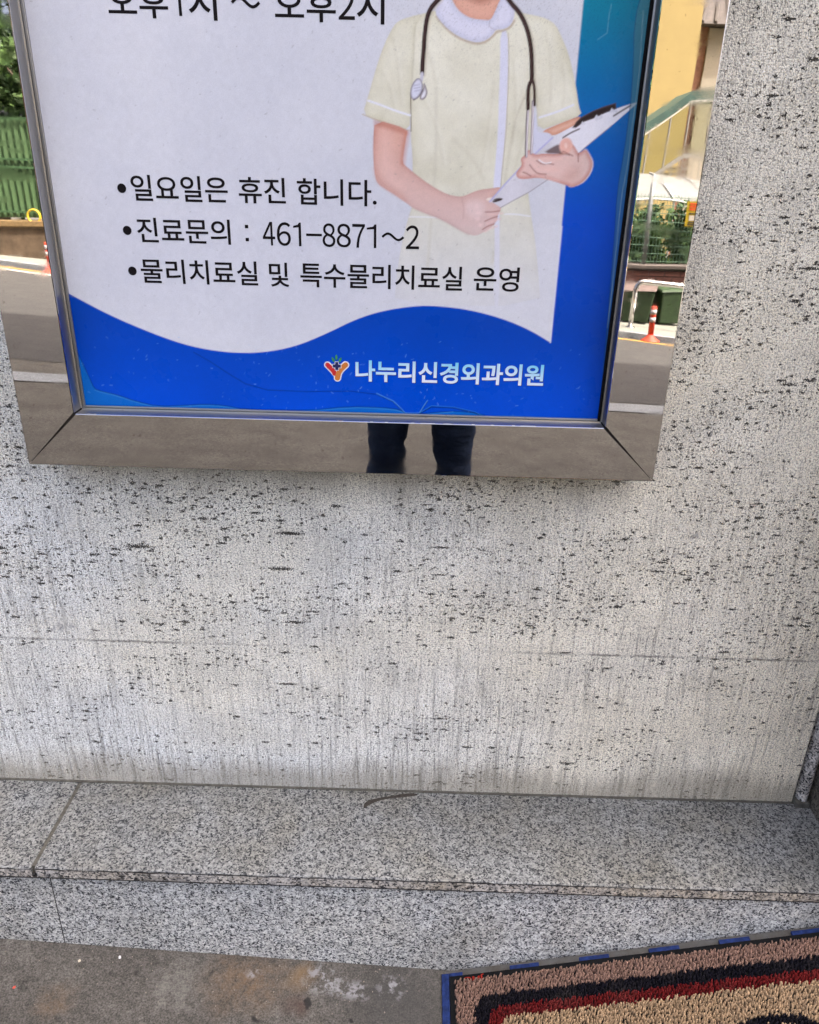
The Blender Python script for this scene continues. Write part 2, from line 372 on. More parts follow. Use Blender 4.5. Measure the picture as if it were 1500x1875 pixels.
def stone_material():
    t = NT('bush_hammered_stone')
    co = t.coord()
    sep = t.n('SeparateXYZ', {'Vector': co})
    x, z = sep.outputs[0], sep.outputs[2]
    wall = t.n('CombineXYZ', {'X': x, 'Y': z}).outputs[0]              # (x, z) of the face
    def n2(sx, sz, detail=2, rough=0.55, off=(0, 0, 0), vec=None, col=False):
        m = t.mp((sx, sz, 1), off, vec=vec if vec is not None else wall)
        nd = t.n('TexNoise', {'Vector': m, 'Scale': 1.0, 'Detail': detail, 'Roughness': rough}, noise_dimensions='2D')
        return nd.outputs[1 if col else 0]
    tone = n2(2.0, 2.6, 3, 0.55, (3.1, 1.7, 0))
    base = t.mix(t.ramp(tone, [(0.36, 0.0), (0.64, 1.0)]), (0.79, 0.81, 0.785), (0.85, 0.83, 0.725))
    warm = t.math('MULTIPLY_ADD', x, 0.9, 0.25, clamp=True)            # the stone is warmer towards the door end
    base = t.mix(t.math('MULTIPLY', warm, 0.9), base, (0.91, 0.84, 0.665))
    cloud = n2(9, 12, 4, 0.6, (5, 2, 0))
    base = t.mix(1.0, base, t.ramp(cloud, [(0.3, 0.90), (0.7, 1.07)]), 'MULTIPLY')
    # crushed grain
    wob = t.mix(0.0045, wall, n2(190, 240, 2, 0.6, col=True), 'ADD')
    g1 = n2(520, 470, 1.5, 0.6)
    g2 = n2(250, 330, 2.5, 0.7, (7, 3, 0))
    base = t.mix(1.0, base, t.ramp(g1, [(0.28, 0.50), (0.47, 1.04), (0.72, 1.34)]), 'MULTIPLY')
    base = t.mix(1.0, base, t.ramp(g2, [(0.30, 0.42), (0.43, 0.92), (0.58, 1.05), (0.75, 1.14)]), 'MULTIPLY')
    # tooling: vertical combing, stronger towards the foot
    cz = t.mix(0.01, wall, n2(6, 6, 1, 0.5, col=True), 'ADD')
    comb = t.math('MULTIPLY_ADD', n2(105, 5.0, 1, 0.5, (9, 1, 0), vec=cz), 0.45, t.math('MULTIPLY', n2(230, 9.0, 2, 0.65, vec=cz), 0.55))
    low = t.ramp(z, [(0.25, 1.0), (0.70, 0.8), (1.0, 0.35)])
    combf = t.math('MULTIPLY', low, t.ramp(tone, [(0.35, 1.0), (0.62, 0.45)]))
    base = t.mix(combf, base, t.mix(1.0, base, t.ramp(comb, [(0.32, 0.52), (0.47, 1.0), (0.66, 1.14)]), 'MULTIPLY'))
    tick = n2(360, 85, 2, 0.6, (1, 6, 0), vec=wob)
    tk = t.math('MULTIPLY', t.ramp(tick, [(0.585, 0.0), (0.66, 1.0)]), t.ramp(tone, [(0.33, 0.85), (0.62, 0.45)]))
    base = t.mix(tk, base, t.mix(1.0, base, (0.45, 0.44, 0.42), 'MULTIPLY'))
    # pits: cells of random size, some of them hollow; wider than high, gathered in beds
    zone = n2(4.0, 11.0, 3, 0.6, (7, 2, 0))
    upz = t.ramp(z, [(0.25, 0.45), (0.55, 0.66), (0.72, 1.0), (1.0, 1.12)])
    zf_ = t.math('MULTIPLY', upz, t.ramp(zone, [(0.36, 0.12), (0.49, 0.75), (0.64, 1.9)]))
    def pits(cx, cz_, rad, share, off, soft=0.35):
        v = t.n('TexVoronoi', {'Vector': t.mp((1 / cx, 1 / cz_, 1), off, vec=wob), 'Scale': 1.0}, voronoi_dimensions='2D')
        c = t.n('SeparateColor', {'Color': v.outputs['Color']})
        r = t.math('MULTIPLY', t.math('MULTIPLY_ADD', c.outputs[1], 0.8, 0.35), rad)
        on = t.math('LESS_THAN', c.outputs[0], t.math('MULTIPLY', zf_, share))
        q = t.math('DIVIDE', v.outputs['Distance'], t.math('MULTIPLY_ADD', r, on, 0.0001))
        q = t.math('ADD', q, t.math('MULTIPLY_ADD', g1, 2.8, -1.4))
        return t.ramp(q, [(1.0 - soft, 1.0), (1.0 + soft * 0.4, 0.0)]) 
    pa = pits(0.0085, 0.0078, 0.21, 0.52, (0, 0, 0))
    pb = pits(0.019, 0.0125, 0.19, 0.42, (5.3, 2.1, 0))
    pc = pits(0.050, 0.0150, 0.155, 0.34, (1.7, 8.4, 0), 0.25)
    pd = pits(0.26, 0.034, 0.085, 0.16, (3.9, 4.7, 0), 0.2)
    pit = t.math('MAXIMUM', t.math('MAXIMUM', t.math('MULTIPLY', pa, 0.85), pb), t.math('MAXIMUM', pc, pd))
    base = t.mix(t.math('MULTIPLY', pit, 0.94), base, t.mix(g2, (0.008, 0.008, 0.008), (0.07, 0.066, 0.055)))
    # grime along the foot of the wall, drawn up along the comb marks
    edge = t.math('ADD', t.math('MULTIPLY', n2(90, 3, 2), 0.055), t.math('MULTIPLY', n2(4, 4, 2, 0.5, (2, 9, 0)), 0.085))
    foot = t.ramp(t.math('SUBTRACT', z, edge), [(0.205, 1.0), (0.255, 0.0)])
    base = t.mix(t.math('MULTIPLY', foot, 0.62), base, t.mix(comb, (0.20, 0.18, 0.135), (0.42, 0.385, 0.30)))
    # soot drawn down below the sign, rust-brown in places
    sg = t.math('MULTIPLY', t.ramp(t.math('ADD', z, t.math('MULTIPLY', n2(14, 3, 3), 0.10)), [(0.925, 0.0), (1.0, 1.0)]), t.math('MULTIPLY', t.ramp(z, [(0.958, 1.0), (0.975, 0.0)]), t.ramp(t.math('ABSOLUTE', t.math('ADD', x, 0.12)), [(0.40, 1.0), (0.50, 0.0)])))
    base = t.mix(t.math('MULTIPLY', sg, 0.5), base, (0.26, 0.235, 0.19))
    # dirty tight joint between the two courses, filled here and there
    jw = t.math('MULTIPLY_ADD', n2(40, 40, 3, 0.7), 0.005, -0.0025)
    dj = t.math('ABSOLUTE', t.math('SUBTRACT', t.math('ADD', z, jw), Z_JOINT))
    jm = t.math('MULTIPLY', t.ramp(dj, [(0.0005, 1.0), (0.0020, 0.0)]), t.math('MULTIPLY', t.ramp(t.math('ADD', t.math('ABSOLUTE', t.math('ADD', x, 0.02)), t.math('MULTIPLY', x, 0.12)), [(0.14, 0.0), (0.42, 0.8)]), t.ramp(n2(18, 3, 3, 0.7, (4, 4, 0)), [(0.36, 0.25), (0.6, 1.0)])))
    base = t.mix(jm, base, (0.09, 0.085, 0.075))
    sm = t.ramp(n2(7.5, 9, 5, 0.72, (2.2, 4.1, 0)), [(0.71, 0.0), (0.78, 0.6)])
    base = t.mix(sm, base, (0.24, 0.24, 0.25))
    h = t.math('ADD', t.math('MULTIPLY', g1, 0.30), t.math('MULTIPLY', g2, 0.55))
    h = t.math('ADD', h, t.math('MULTIPLY', t.math('MULTIPLY', comb, low), 0.9))
    h = t.math('SUBTRACT', h, t.math('MULTIPLY', pit, 2.6))
    return t.out(base, 0.85, 0.0, t.bump(h, 0.9, 0.004), 0.08)

def granite_material(name, tint=(1, 1, 1), scale=235.0, dirt=0.35, light=1.0):
    t = NT(name)
    co = t.coord()
    wco = t.mix(0.006, co, t.n('TexNoise', {'Vector': co, 'Scale': 160.0, 'Detail': 2}).outputs[1], 'ADD')
    v1 = t.n('TexVoronoi', {'Vector': wco, 'Scale': scale})
    r1 = t.n('SeparateColor', {'Color': v1.outputs['Color']}).outputs[0]
    v2 = t.n('TexVoronoi', {'Vector': wco, 'Scale': scale * 0.55})
    r2 = t.n('SeparateColor', {'Color': v2.outputs['Color']}).outputs[1]
    clus = t.noise(co, 110.0, 3, 0.6)
    f1 = t.math('ADD', r1, t.math('MULTIPLY_ADD', clus, 0.9, -0.45))
    L = light
    c1 = t.ramp(f1, [(0.0, (0.02, 0.022, 0.027)), (0.13, (0.035, 0.038, 0.045)), (0.22, (0.16 * L, 0.165 * L, 0.175 * L)), (0.34, (0.36 * L, 0.365 * L, 0.375 * L)),
                     (0.60, (0.53 * L, 0.53 * L, 0.53 * L)), (0.9, (0.72 * L, 0.72 * L, 0.715 * L))])
    c2 = t.ramp(r2, [(0.0, 0.62), (0.35, 0.95), (1.0, 1.12)])
    c = t.mix(1.0, c1, c2, 'MULTIPLY')
    c = t.mix(1.0, c, tint, 'MULTIPLY')
    d = t.ramp(t.noise(t.mp((1, 1, 1), (4, 2, 0)), 6.0, 6, 0.65), [(0.42, 0.0), (0.72, dirt)])
    c = t.mix(d, c, t.mix(1.0, c, (0.80, 0.70, 0.50), 'MULTIPLY'))
    wm = t.noise(t.mp((1, 1, 1), (8, 3, 1)), 4.5, 5, 0.6)
    c = t.mix(t.ramp(wm, [(0.50, 0.0), (0.66, 0.55)]), c, t.mix(1.0, c, (0.70, 0.67, 0.60), 'MULTIPLY'))
    big = t.ramp(t.noise(co, 3.0, 3), [(0.3, 0.86), (0.7, 1.10)])
    c = t.mix(1.0, c, big, 'MULTIPLY')
    fine = t.noise(co, 600, 2)
    return t.out(c, t.ramp(r2, [(0, 0.45), (1, 0.7)]), 0.0, t.bump(t.math('ADD', t.math('MULTIPLY', r1, 0.5), fine), 0.35, 0.0012), 0.35)

def steel_material(name, rough=0.012, wave=0.026):
    t = NT(name)
    co = t.coord()
    sm = t.noise(t.mp((1, 1, 2.2)), 14.0, 6, 0.68)
    drip = t.noise(t.mp((26, 26, 150), (2, 0, 0)), 1.0, 3, 0.6)
    r = t.math('ADD', rough, t.math('MULTIPLY', t.ramp(sm, [(0.50, 0.0), (0.78, 1.0)]), 0.09))
    col = t.mix(t.ramp(sm, [(0.55, 0.0), (0.85, 0.55)]), (0.54, 0.525, 0.505), (0.40, 0.375, 0.34))
    col = t.mix(t.ramp(drip, [(0.62, 0.0), (0.80, 0.35)]), col, (0.40, 0.37, 0.33))
    spk = t.math('MAXIMUM', t.ramp(t.noise(co, 120, 2), [(0.71, 0.0), (0.76, 0.6)]), t.ramp(t.noise(t.mp((1, 1, 1), (3, 3, 3)), 30, 4, 0.7), [(0.68, 0.0), (0.76, 0.5)]))
    col = t.mix(spk, col, (0.28, 0.25, 0.22))
    w = t.noise(t.mp((1, 1, 1), (5, 1, 0)), 5.0, 1, 0.4)
    return t.out(col, r, 1.0, t.bump(w, wave, 0.012))

M_STONE = stone_material()
M_GRAN_TOP = granite_material('flamed_granite', (0.975, 1.0, 0.955), 380, 0.5, 0.46)
M_GRAN_RISER = granite_material('sawn_granite', (0.98, 1.0, 0.965), 390, 0.25, 1.08)
M_GRAN_EDGE = granite_material('worn_granite_edge', (1.0, 0.955, 0.87), 330, 0.7, 0.86)
M_GRAN_LIGHT = granite_material('pale_granite', (1.0, 0.965, 0.91), 330, 0.3, 0.95)
M_STEEL = steel_material('polished_stainless')
M_LIP = steel_material('brushed_stainless', 0.36, 0.0)
for nd_ in M_LIP.node_tree.nodes:
    if nd_.type == 'MIX' and nd_.inputs[6].default_value[0] > 0.5:
        nd_.inputs[6].default_value = (0.36, 0.36, 0.36, 1)
M_GROUT = simple('grout', (0.105, 0.10, 0.08), 0.9, var=0.3, scale=90, bump=0.4)
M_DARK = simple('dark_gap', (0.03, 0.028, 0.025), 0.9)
M_PLASTER = simple('facade_stone', (0.52, 0.50, 0.47), 0.85, var=0.1, scale=6, bump=0.1)
M_RUBBER = simple('black_rubber', (0.006, 0.0065, 0.007), 0.75, var=0.3, scale=60, spec=0.12)

# ------------------------------------------------------------------ ground and street
def concrete_material(name, a, b, stains=False):
    t = NT(name)
    co = t.coord()
    n1 = t.noise(co, 5.0, 6, 0.65)
    n2 = t.noise(co, 60.0, 5, 0.7)
    n3 = t.noise(co, 330.0, 3, 0.7)
    c = t.mix(t.ramp(n1, [(0.3, 0.0), (0.7, 1.0)]), a, b)
    c = t.mix(1.0, c, t.ramp(n2, [(0.3, 0.62), (0.7, 1.30)]), 'MULTIPLY')
    c = t.mix(1.0, c, t.ramp(n3, [(0.3, 0.35), (0.48, 0.95), (0.70, 1.75)]), 'MULTIPLY')
    if stains:
        wc = t.mix(0.07, co, t.n('TexNoise', {'Vector': co, 'Scale': 16.0, 'Detail': 4}).outputs[1], 'ADD')
        def spot(p, r0, r1, sx=1.0):
            m = t.n('Mapping', {'Vector': wc, 'Location': (-(p[0] + 0.035) * sx, -(p[1] + 0.035), 0), 'Scale': (sx, 1, 0)}).outputs[0]
            return t.ramp(t.n('VectorMath', {0: m}, operation='LENGTH').outputs['Value'], [(r0, 1.0), (r1, 0.0)])
        gr = t.ramp(n2, [(0.40, 0.25), (0.6, 1.0)])
        c = t.mix(t.math('MULTIPLY', t.math('MULTIPLY', spot((-0.29, -0.25), 0.005, 0.075, 0.7), gr), 0.62), c, (0.17, 0.10, 0.045))
        c = t.mix(t.math('MULTIPLY', spot((-0.19, -0.232), 0.004, 0.03, 0.8), 0.6), c, (0.21, 0.135, 0.065))
        c = t.mix(t.math('MULTIPLY', spot((0.0, -0.27), 0.03, 0.11, 0.7), 0.62), c, (0.055, 0.055, 0.052))
        c = t.mix(t.math('MULTIPLY', t.math('MULTIPLY', spot((-0.62, -0.31), 0.005, 0.035), gr), 0.5), c, (0.16, 0.10, 0.05))
        c = t.mix(t.math('MULTIPLY', spot((-0.195, -0.285), 0.004, 0.03), 0.7), c, (0.075, 0.045, 0.035))
        c = t.mix(t.math('MULTIPLY', t.math('MULTIPLY', spot((-0.42, -0.27), 0.005, 0.06, 0.8), gr), 0.35), c, (0.26, 0.25, 0.22))
        cr = t.ramp(n2, [(0.50, 0.0), (0.58, 1.0)])
        for p, r, sx in (((-0.145, -0.238), 0.030, 0.6), ((-0.10, -0.252), 0.024, 0.6), ((-0.02, -0.245), 0.026, 0.8), ((-0.285, -0.232), 0.014, 1.0)):
            c = t.mix(t.math('MULTIPLY', t.math('MULTIPLY', spot(p, r * 0.3, r, sx), cr), 0.9), c, (0.27, 0.27, 0.275))
        for p, r in (((-0.178, -0.281), 0.010), ((-0.262, -0.313), 0.008), ((-0.36, -0.234), 0.004), ((-0.297, -0.268), 0.003), ((-0.09, -0.312), 0.006)):
            c = t.mix(t.math('MULTIPLY', spot(p, r * 0.75, r * 1.1), 0.9), c, (0.018, 0.018, 0.017))
    h = t.math('ADD', t.math('MULTIPLY', n2, 1.0), t.math('MULTIPLY', n3, 0.6))
    return t.out(c, 0.85, 0.0, t.bump(h, 0.8, 0.005), 0.2)

M_CONC = concrete_material('worn_concrete', (0.078, 0.072, 0.062), (0.122, 0.115, 0.100), True)
M_PAVE = concrete_material('pale_pavement', (0.17, 0.175, 0.155), (0.23, 0.23, 0.20))
M_STRIP = concrete_material('gutter_concrete', (0.19, 0.20, 0.21), (0.26, 0.275, 0.29))
M_ASPH = concrete_material('asphalt', (0.055, 0.053, 0.052), (0.075, 0.072, 0.068))
M_YLINE = simple('yellow_road_paint', (0.42, 0.25, 0.05), 0.7, var=0.25, scale=20)
M_WLINE = simple('white_road_paint', (0.45, 0.42, 0.38), 0.7, var=0.2, scale=20)

def far_y(x): return -9.75 + 0.274 * (x - 3.16)
def near_y(x): return -5.26 - 0.058 * x
g = sheet('ground', [(-70, 6), (70, 6), (70, -90), (-70, -90)], 0.0, M_CONC)
sheet('road', [(-30, near_y(-30)), (13.5, near_y(13.5)), (13.5, far_y(13.5)), (-30, far_y(-30))], 0.004, M_ASPH)
sheet('gutter', [(-12, -4.35 + 0.141 * 9.2), (10, -5.0 - 0.141 * 8.2), (10, -5.33 - 0.141 * 8.2), (-12, -4.62 + 0.141 * 9.2)], 0.008, M_STRIP)
sheet('road_line_yellow', [(-30, far_y(-30) + 0.32), (13, far_y(13) + 0.32), (13, far_y(13) + 0.20), (-30, far_y(-30) + 0.20)], 0.008, M_YLINE)
sheet('road_line_white', [(-30, far_y(-30) + 0.62), (-5.4, far_y(-5.4) + 0.62), (-5.4, far_y(-5.4) + 0.46), (-30, far_y(-30) + 0.46)], 0.008, M_WLINE)
kb = MB()
pv = []
for x in np.linspace(-30, 13, 44):
    pv.append(x)
kv, kf = [], []
for i, x in enumerate(pv):
    y = far_y(x)
    for dy, dz in ((0, 0), (0, 0.08), (-0.15, 0.08), (-0.15, 0.0)):
        kv.append((x, y + dy, gz(x, y + dy) + dz))
    if i:
        for k in range(3):
            kf.append((4 * i - 4 + k, 4 * i + k, 4 * i + k + 1, 4 * i - 3 + k))
o = new_obj('kerb', pydata('kerb', kv, kf), M_STRIP)
o['kind'] = 'structure'
sheet('pavement', [(-30, far_y(-30) - 0.15), (13, far_y(13) - 0.15), (13, far_y(13) - 14), (-30, far_y(-30) - 14)], 0.08, M_PAVE)

# ------------------------------------------------------------------ clinic building: stone front, door jamb, door, body above
bld = empty('clinic_building', (0, 0, 0), 'clinic building with pitted pale stone wall behind the framed notice', 'building')
def slab(x0, x1, z0, z1, y0=0.0):
    return MB().box(x0, x1, y0, 0.03, z0, z1).build('stone_slab', M_STONE, bld)
slab(-1.62, X_END, 0.20, Z_JOINT - 0.0001)
slab(-1.62, X_END, Z_JOINT + 0.0001, 2.60)
slab(-3.6, -1.6215, 0.20, Z_JOINT - 0.0003)
slab(-3.6, -1.6215, Z_JOINT + 0.0003, 2.60, -0.0004)
MB().box(-12, 0.80, 0.032, 0.5, -1.2, 2.9).box(-12, -3.603, -0.002, 0.032, 0.0, 2.6).build('core_wall', M_PLASTER, bld)
up_ = MB().box(-12, 24, 0.0, 9, 2.905, 20.0).build('upper_facade', M_PLASTER, bld)
for k in range(3):
    for j in range(7):
        x = -10.5 + j * 3.3
        z = 4.0 + k * 2.5
        wnd = MB().box(x, x + 1.6, -0.03, -0.003, z, z + 1.3).build('window', M_LIP, bld, 0.004)
        MB().box(x + 0.06, x + 0.77, -0.034, -0.031, z + 0.06, z + 1.24).box(x + 0.83, x + 1.54, -0.034, -0.031, z + 0.06, z + 1.24).build('pane', M_DARK, wnd)
MB().box(-12.1, 24.1, -0.12, 9.1, 20.005, 20.2).build('parapet', M_PLASTER, bld)
# return of the stone at the door end, the pale granite bead and the jamb
MB().box(X_END + 0.001, 0.7995, 0.012, 0.03, 0.20, 2.60).build('return_strip', granite_material('dark_return', (0.62, 0.60, 0.52), 300, 0.5, 0.8), bld)
prof = [(0.7845 + 0.0125 + 0.0125 * math.cos(a), 0.0115 - 0.022 * math.sin(a)) for a in np.linspace(0, math.pi, 12)]
MB().prism(prof, Z_LEDGE + 0.012, 2.6, 'z').build('granite_bead', M_GRAN_LIGHT, bld, smooth=False)
MB().box(0.7805, 0.8085, -0.014, 0.0115, Z_LEDGE - 0.004, Z_LEDGE + 0.0118).build('bead_foot', M_GROUT, bld, 0.002)
M_JAMB = granite_material('jamb_granite', (0.34, 0.32, 0.27), 280, 0.4, 0.8)
MB().box(0.8105, 1.03, -0.24, 0.5, 0.0, 2.6).build('door_jamb', M_JAMB, bld, 0.003)
MB().box(2.25, 2.55, -0.24, 0.5, -0.3, 2.6).build('door_jamb', M_JAMB, bld, 0.003)
MB().box(0.80, 24, -0.24, 0.5, 2.601, 2.9).build('lintel', M_PLASTER, bld)
MB().box(2.551, 24, 0.0, 0.5, -1.8, 2.6).build('core_wall', M_PLASTER, bld)
MB().box(1.031, 2.249, -0.24, 0.5, -0.2, 0.245).build('threshold', M_JAMB, bld, 0.003)
M_GLASS = NT('dark_door_glass').out((0.02, 0.025, 0.025), 0.05, 0.0, None, 0.6)
for x0, x1 in ((1.05, 1.63), (1.65, 2.23)):
    d = MB().box(x0, x1, 0.20, 0.24, 0.25, 2.45).build('door', M_LIP, bld, 0.003)
    MB().box(x0 + 0.07, x1 - 0.07, 0.194, 0.199, 0.37, 2.36).build('pane', M_GLASS, d)
    hx = x1 - 0.05 if x0 < 1.2 else x0 + 0.05
    MB().tube([(hx, 0.15, 1.0), (hx, 0.15, 1.5)], 0.012).build('handle', M_STEEL, d, smooth=True)
MB().box(1.031, 2.249, 0.20, 0.24, 2.455, 2.6).build('transom', M_LIP, bld)

# ------------------------------------------------------------------ granite ledge
led = empty('granite_ledge', (0, -0.1, Z_LEDGE), 'grey speckled granite ledge running along the foot of the stone wall', 'ledge')
LO = (0, -0.1, Z_LEDGE)
zt = Z_LEDGE
def coping(x0, x1):
    nseg = max(2, int((x1 - x0) / 0.012))
    xs = np.linspace(x0, x1, nseg + 1)
    v, f = [], []
    # section of the slab: back edge, top, worn arris, saw cut, front face, underside
    base = [(0.001, zt), (-0.10, zt), (-0.2105, zt - 0.0003), (-0.2137, zt - 0.0018), (-0.2140, zt - 0.0038), (-0.2050, zt - 0.0050), (-0.2138, zt - 0.0062), (-0.2138, zt - 0.0236), (-0.2122, zt - 0.0256), (-0.05, zt - 0.0256), (0.001, zt - 0.0256)]
    for i, x in enumerate(xs):
        for k, (y, z) in enumerate(base):
            if 2 <= k <= 8:
                chip = max(0.0, mnoise.noise(Vector((x * 38, k * 0.35, 3.3))) - 0.25)
                y += 0.0016 * mnoise.noise(Vector((x * 60, k * 0.9, 1.0))) + 0.0045 * chip
                z += (0.0008 * mnoise.noise(Vector((x * 70, k * 0.9, 7.0))) - 0.003 * chip) if k in (2, 3, 4, 7, 8) else 0
            v.append((x, y + 0.1, z - zt))
    m = len(base)
    for i in range(nseg):
        for k in range(m):
            k2 = (k + 1) % m
            f.append((i * m + k, (i + 1) * m + k, (i + 1) * m + k2, i * m + k2))
    f.append(tuple(range(m)))
    f.append(tuple(nseg * m + k for k in range(m))[::-1])
    o = new_obj('coping_slab', pydata('coping_slab', v, f), M_GRAN_TOP, led)
    o.data.materials.append(M_GRAN_EDGE)
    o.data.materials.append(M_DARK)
    bm = bmesh.new(); bm.from_mesh(o.data); bmesh.ops.recalc_face_normals(bm, faces=bm.faces)
    bm.faces.ensure_lookup_table()
    for q_, fc_ in enumerate(bm.faces):
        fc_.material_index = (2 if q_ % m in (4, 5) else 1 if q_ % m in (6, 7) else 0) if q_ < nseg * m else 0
    bm.to_mesh(o.data); bm.free()
    return o
coping(-3.0, -1.972)
coping(-1.964, -0.6705)
cs = coping(-0.6625, 0.8095)
MB(LO).box(-0.6703, -0.6627, -0.2085, 0.0, zt - 0.02, zt - 0.0022).build('grout_joint', M_GROUT, led)
MB(LO).box(-1.9718, -1.9642, -0.2085, 0.0, zt - 0.02, zt - 0.0022).build('grout_joint', M_GROUT, led)
MB(LO).box(-3.0, 0.80, -0.0045, 0.004, zt - 0.001, zt + 0.0022).build('grout_bead', M_GROUT, led)
for x0, x1 in ((-3.0, -1.902), (-1.9, -0.6470), (-0.6450, 0.8095)):
    MB(LO).box(x0, x1, -0.2036, -0.17, -0.12, zt - 0.0282).build('riser_slab', M_GRAN_RISER, led, 0.001)
for x0 in (-1.9019, -0.6469):
    MB(LO).box(x0, x0 + 0.0018, -0.2028, -0.172, -0.12, zt - 0.0285).build('riser_joint', M_DARK, led)
MB(LO).box(-3.0, 0.8095, -0.168, 0.0, -0.12, zt - 0.0262).build('bedding', M_DARK, led)
MB(LO).box(-3.0, 0.8095, -0.2124, -0.17, zt - 0.0281, zt - 0.0257).build('overhang_shade_strip', M_DARK, led)  # dark strip that draws the coping overhang's shadow line above the riser
# a smear of mud dried on the coping
sv = []
cl = [(-0.086, -0.046, 0.006), (-0.078, -0.037, 0.0065), (-0.066, -0.030, 0.0045), (-0.05, -0.024, 0.0035), (-0.03, -0.0185, 0.003), (-0.01, -0.014, 0.004), (0.012, -0.0105, 0.003), (0.02, -0.011, 0.001)]
for i, (x, y, wd_) in enumerate(cl):
    for sgn in (-1, 1):
        sv.append((x + 0.001 * mnoise.noise(Vector((i * 1.7, sgn, 0))), y + sgn * 1.5 * wd_ * (0.75 + 0.4 * mnoise.noise(Vector((i * 2.1, sgn, 5)))) + 0.1, 0.0006))
new_obj('mud_smear', pydata('mud_smear', sv, [(2 * i, 2 * i + 1, 2 * i + 3, 2 * i + 2) for i in range(len(cl) - 1)]), simple('dried_mud', (0.045, 0.038, 0.028), 0.9, var=0.4, scale=150), led)

# ------------------------------------------------------------------ framed sign
SO = (-0.11964, 0.0, ZB)
sign = empty('framed_notice', SO, 'blue and white clinic notice poster in a polished stainless frame on the stone wall', 'sign')
xi0, xi1, zi0, zi1 = XL + FW, XR - FW, ZB + FW, ZT - FW
yf = -T_
e_ = 0.0008
def rail(poly, inner, outer):
    """mitred rail: front face, lip running back to the poster and outer return; poly = 4 corners (x, z) outer a, outer b, inner b, inner a"""
    a, b, c, d = poly
    mb = MB(SO)
    r = 0.0016
    v, f = [], []
    def P(p, y): return (p[0], y, p[1])
    # inner edge direction (pointing from outer to inner)
    n = Vector((inner[0], 0, inner[1]))
    def off(p, k): return (p[0] + n.x * k, p[1] + n.z * k)
    rows = [(a, b, -0.0008, 0.0), (a, b, yf + r, 0.0), (a, b, yf + r * 0.3, r * 0.3), (a, b, yf, r), (d, c, yf, -r), (d, c, yf + r * 0.3, -r * 0.3), (d, c, yf + r, 0.0)]
    for p, q, y, k in rows:
        v += [P(off(p, k), y), P(off(q, k), y)]
    for i in range(len(rows) - 1):
        f.append((2 * i, 2 * i + 1, 2 * i + 3, 2 * i + 2))
    mb.add(v, f)
    o = mb.build('frame_rail', M_STEEL, sign)
    lp = MB(SO)
    g0, g1 = off(d, 0.0), off(c, 0.0)
    rows = [(g0, g1, yf + r), (g0, g1, yf + RECESS - 0.0045), (off(g0, 0.002), off(g1, 0.002), yf + RECESS - 0.004), (off(g0, 0.0025), off(g1, 0.0025), yf + RECESS - 0.001)]
    v = []
    for p, q, y in rows:
        v += [P(p, y), P(q, y)]
    lp.add(v, [(2 * i, 2 * i + 1, 2 * i + 3, 2 * i + 2) for i in range(3)])
    lp.build('inner_lip', M_LIP, sign)
g_ = 0.0017                                     # open mitre
rail([(XL + g_, ZB), (XR - g_, ZB), (xi1 - g_, zi0), (xi0 + g_, zi0)], (0, 1), None)
rail([(XL + g_, ZT), (XR - g_, ZT), (xi1 - g_, zi1), (xi0 + g_, zi1)], (0, -1), None)
rail([(XL, ZB + g_), (XL, ZT - g_), (xi0, zi1 - g_), (xi0, zi0 + g_)], (1, 0), None)
rail([(XR, ZB + g_), (XR, ZT - g_), (xi1, zi1 - g_), (xi1, zi0 + g_)], (-1, 0), None)
MB(SO).box(XL + 0.004, XR - 0.004, yf + RECESS + 0.003, -0.001, ZB + 0.004, ZT - 0.004).build('backing_box', M_DARK, sign)
for x0, x1, z0, z1 in ((XL + 0.003, xi0 - 0.002, ZB + 0.003, ZT - 0.003), (xi1 + 0.002, XR - 0.003, ZB + 0.003, ZT - 0.003), (xi0, xi1, ZB + 0.003, zi0 - 0.002), (xi0, xi1, zi1 + 0.002, ZT - 0.003)):
    MB(SO).box(x0, x1, yf + 0.004, yf + RECESS + 0.002, z0, z1).build('frame_core', M_DARK, sign)
# black gasket round the poster
for x0, x1, z0, z1 in ((xi0 + 0.0025, xi0 + 0.0065, zi0, zi1), (xi1 - 0.0065, xi1 - 0.0025, zi0, zi1), (xi0 + 0.0065, xi1 - 0.0065, zi0 + 0.0025, zi0 + 0.0055)):
    MB(SO).box(x0, x1, yf + RECESS - 0.0028, yf + RECESS + 0.001, z0, z1).build('gasket', M_RUBBER if x0 > 0 else M_LIP, sign, 0.0008)

# ---- the print, painted on a fine grid of the sheet (mm from the lower left inner corner)
W_, H_ = (xi1 - xi0) * 1000 / KS, (zi1 - zi0) * 1000 / KS
STEP = 1.3
nu, nv = int(W_ / STEP) + 1, int(H_ / STEP) + 1
U = np.linspace(0, W_, nu)
V = np.linspace(0, H_, nv)
UU, VV = np.meshgrid(U, V)
IMG = np.zeros((nv, nu, 3))
def smooth_noise(sc, seed, oct_=3):
    r = np.random.default_rng(seed)
    out = np.zeros_like(UU)
    amp, tot = 1.0, 0.0
    for _ in range(oct_):
        gw, gh = int(W_ / sc) + 3, int(H_ / sc) + 3
        G = r.random((gh, gw))
        fx, fy = UU / sc, VV / sc
        ix, iy = fx.astype(int), fy.astype(int)
        tx, ty = fx - ix, fy - iy
        tx, ty = tx * tx * (3 - 2 * tx), ty * ty * (3 - 2 * ty)
        out += amp * ((G[iy, ix] * (1 - tx) + G[iy, ix + 1] * tx) * (1 - ty) + (G[iy + 1, ix] * (1 - tx) + G[iy + 1, ix + 1] * tx) * ty)
        tot += amp
        amp *= 0.5
        sc *= 0.5
    return out / tot
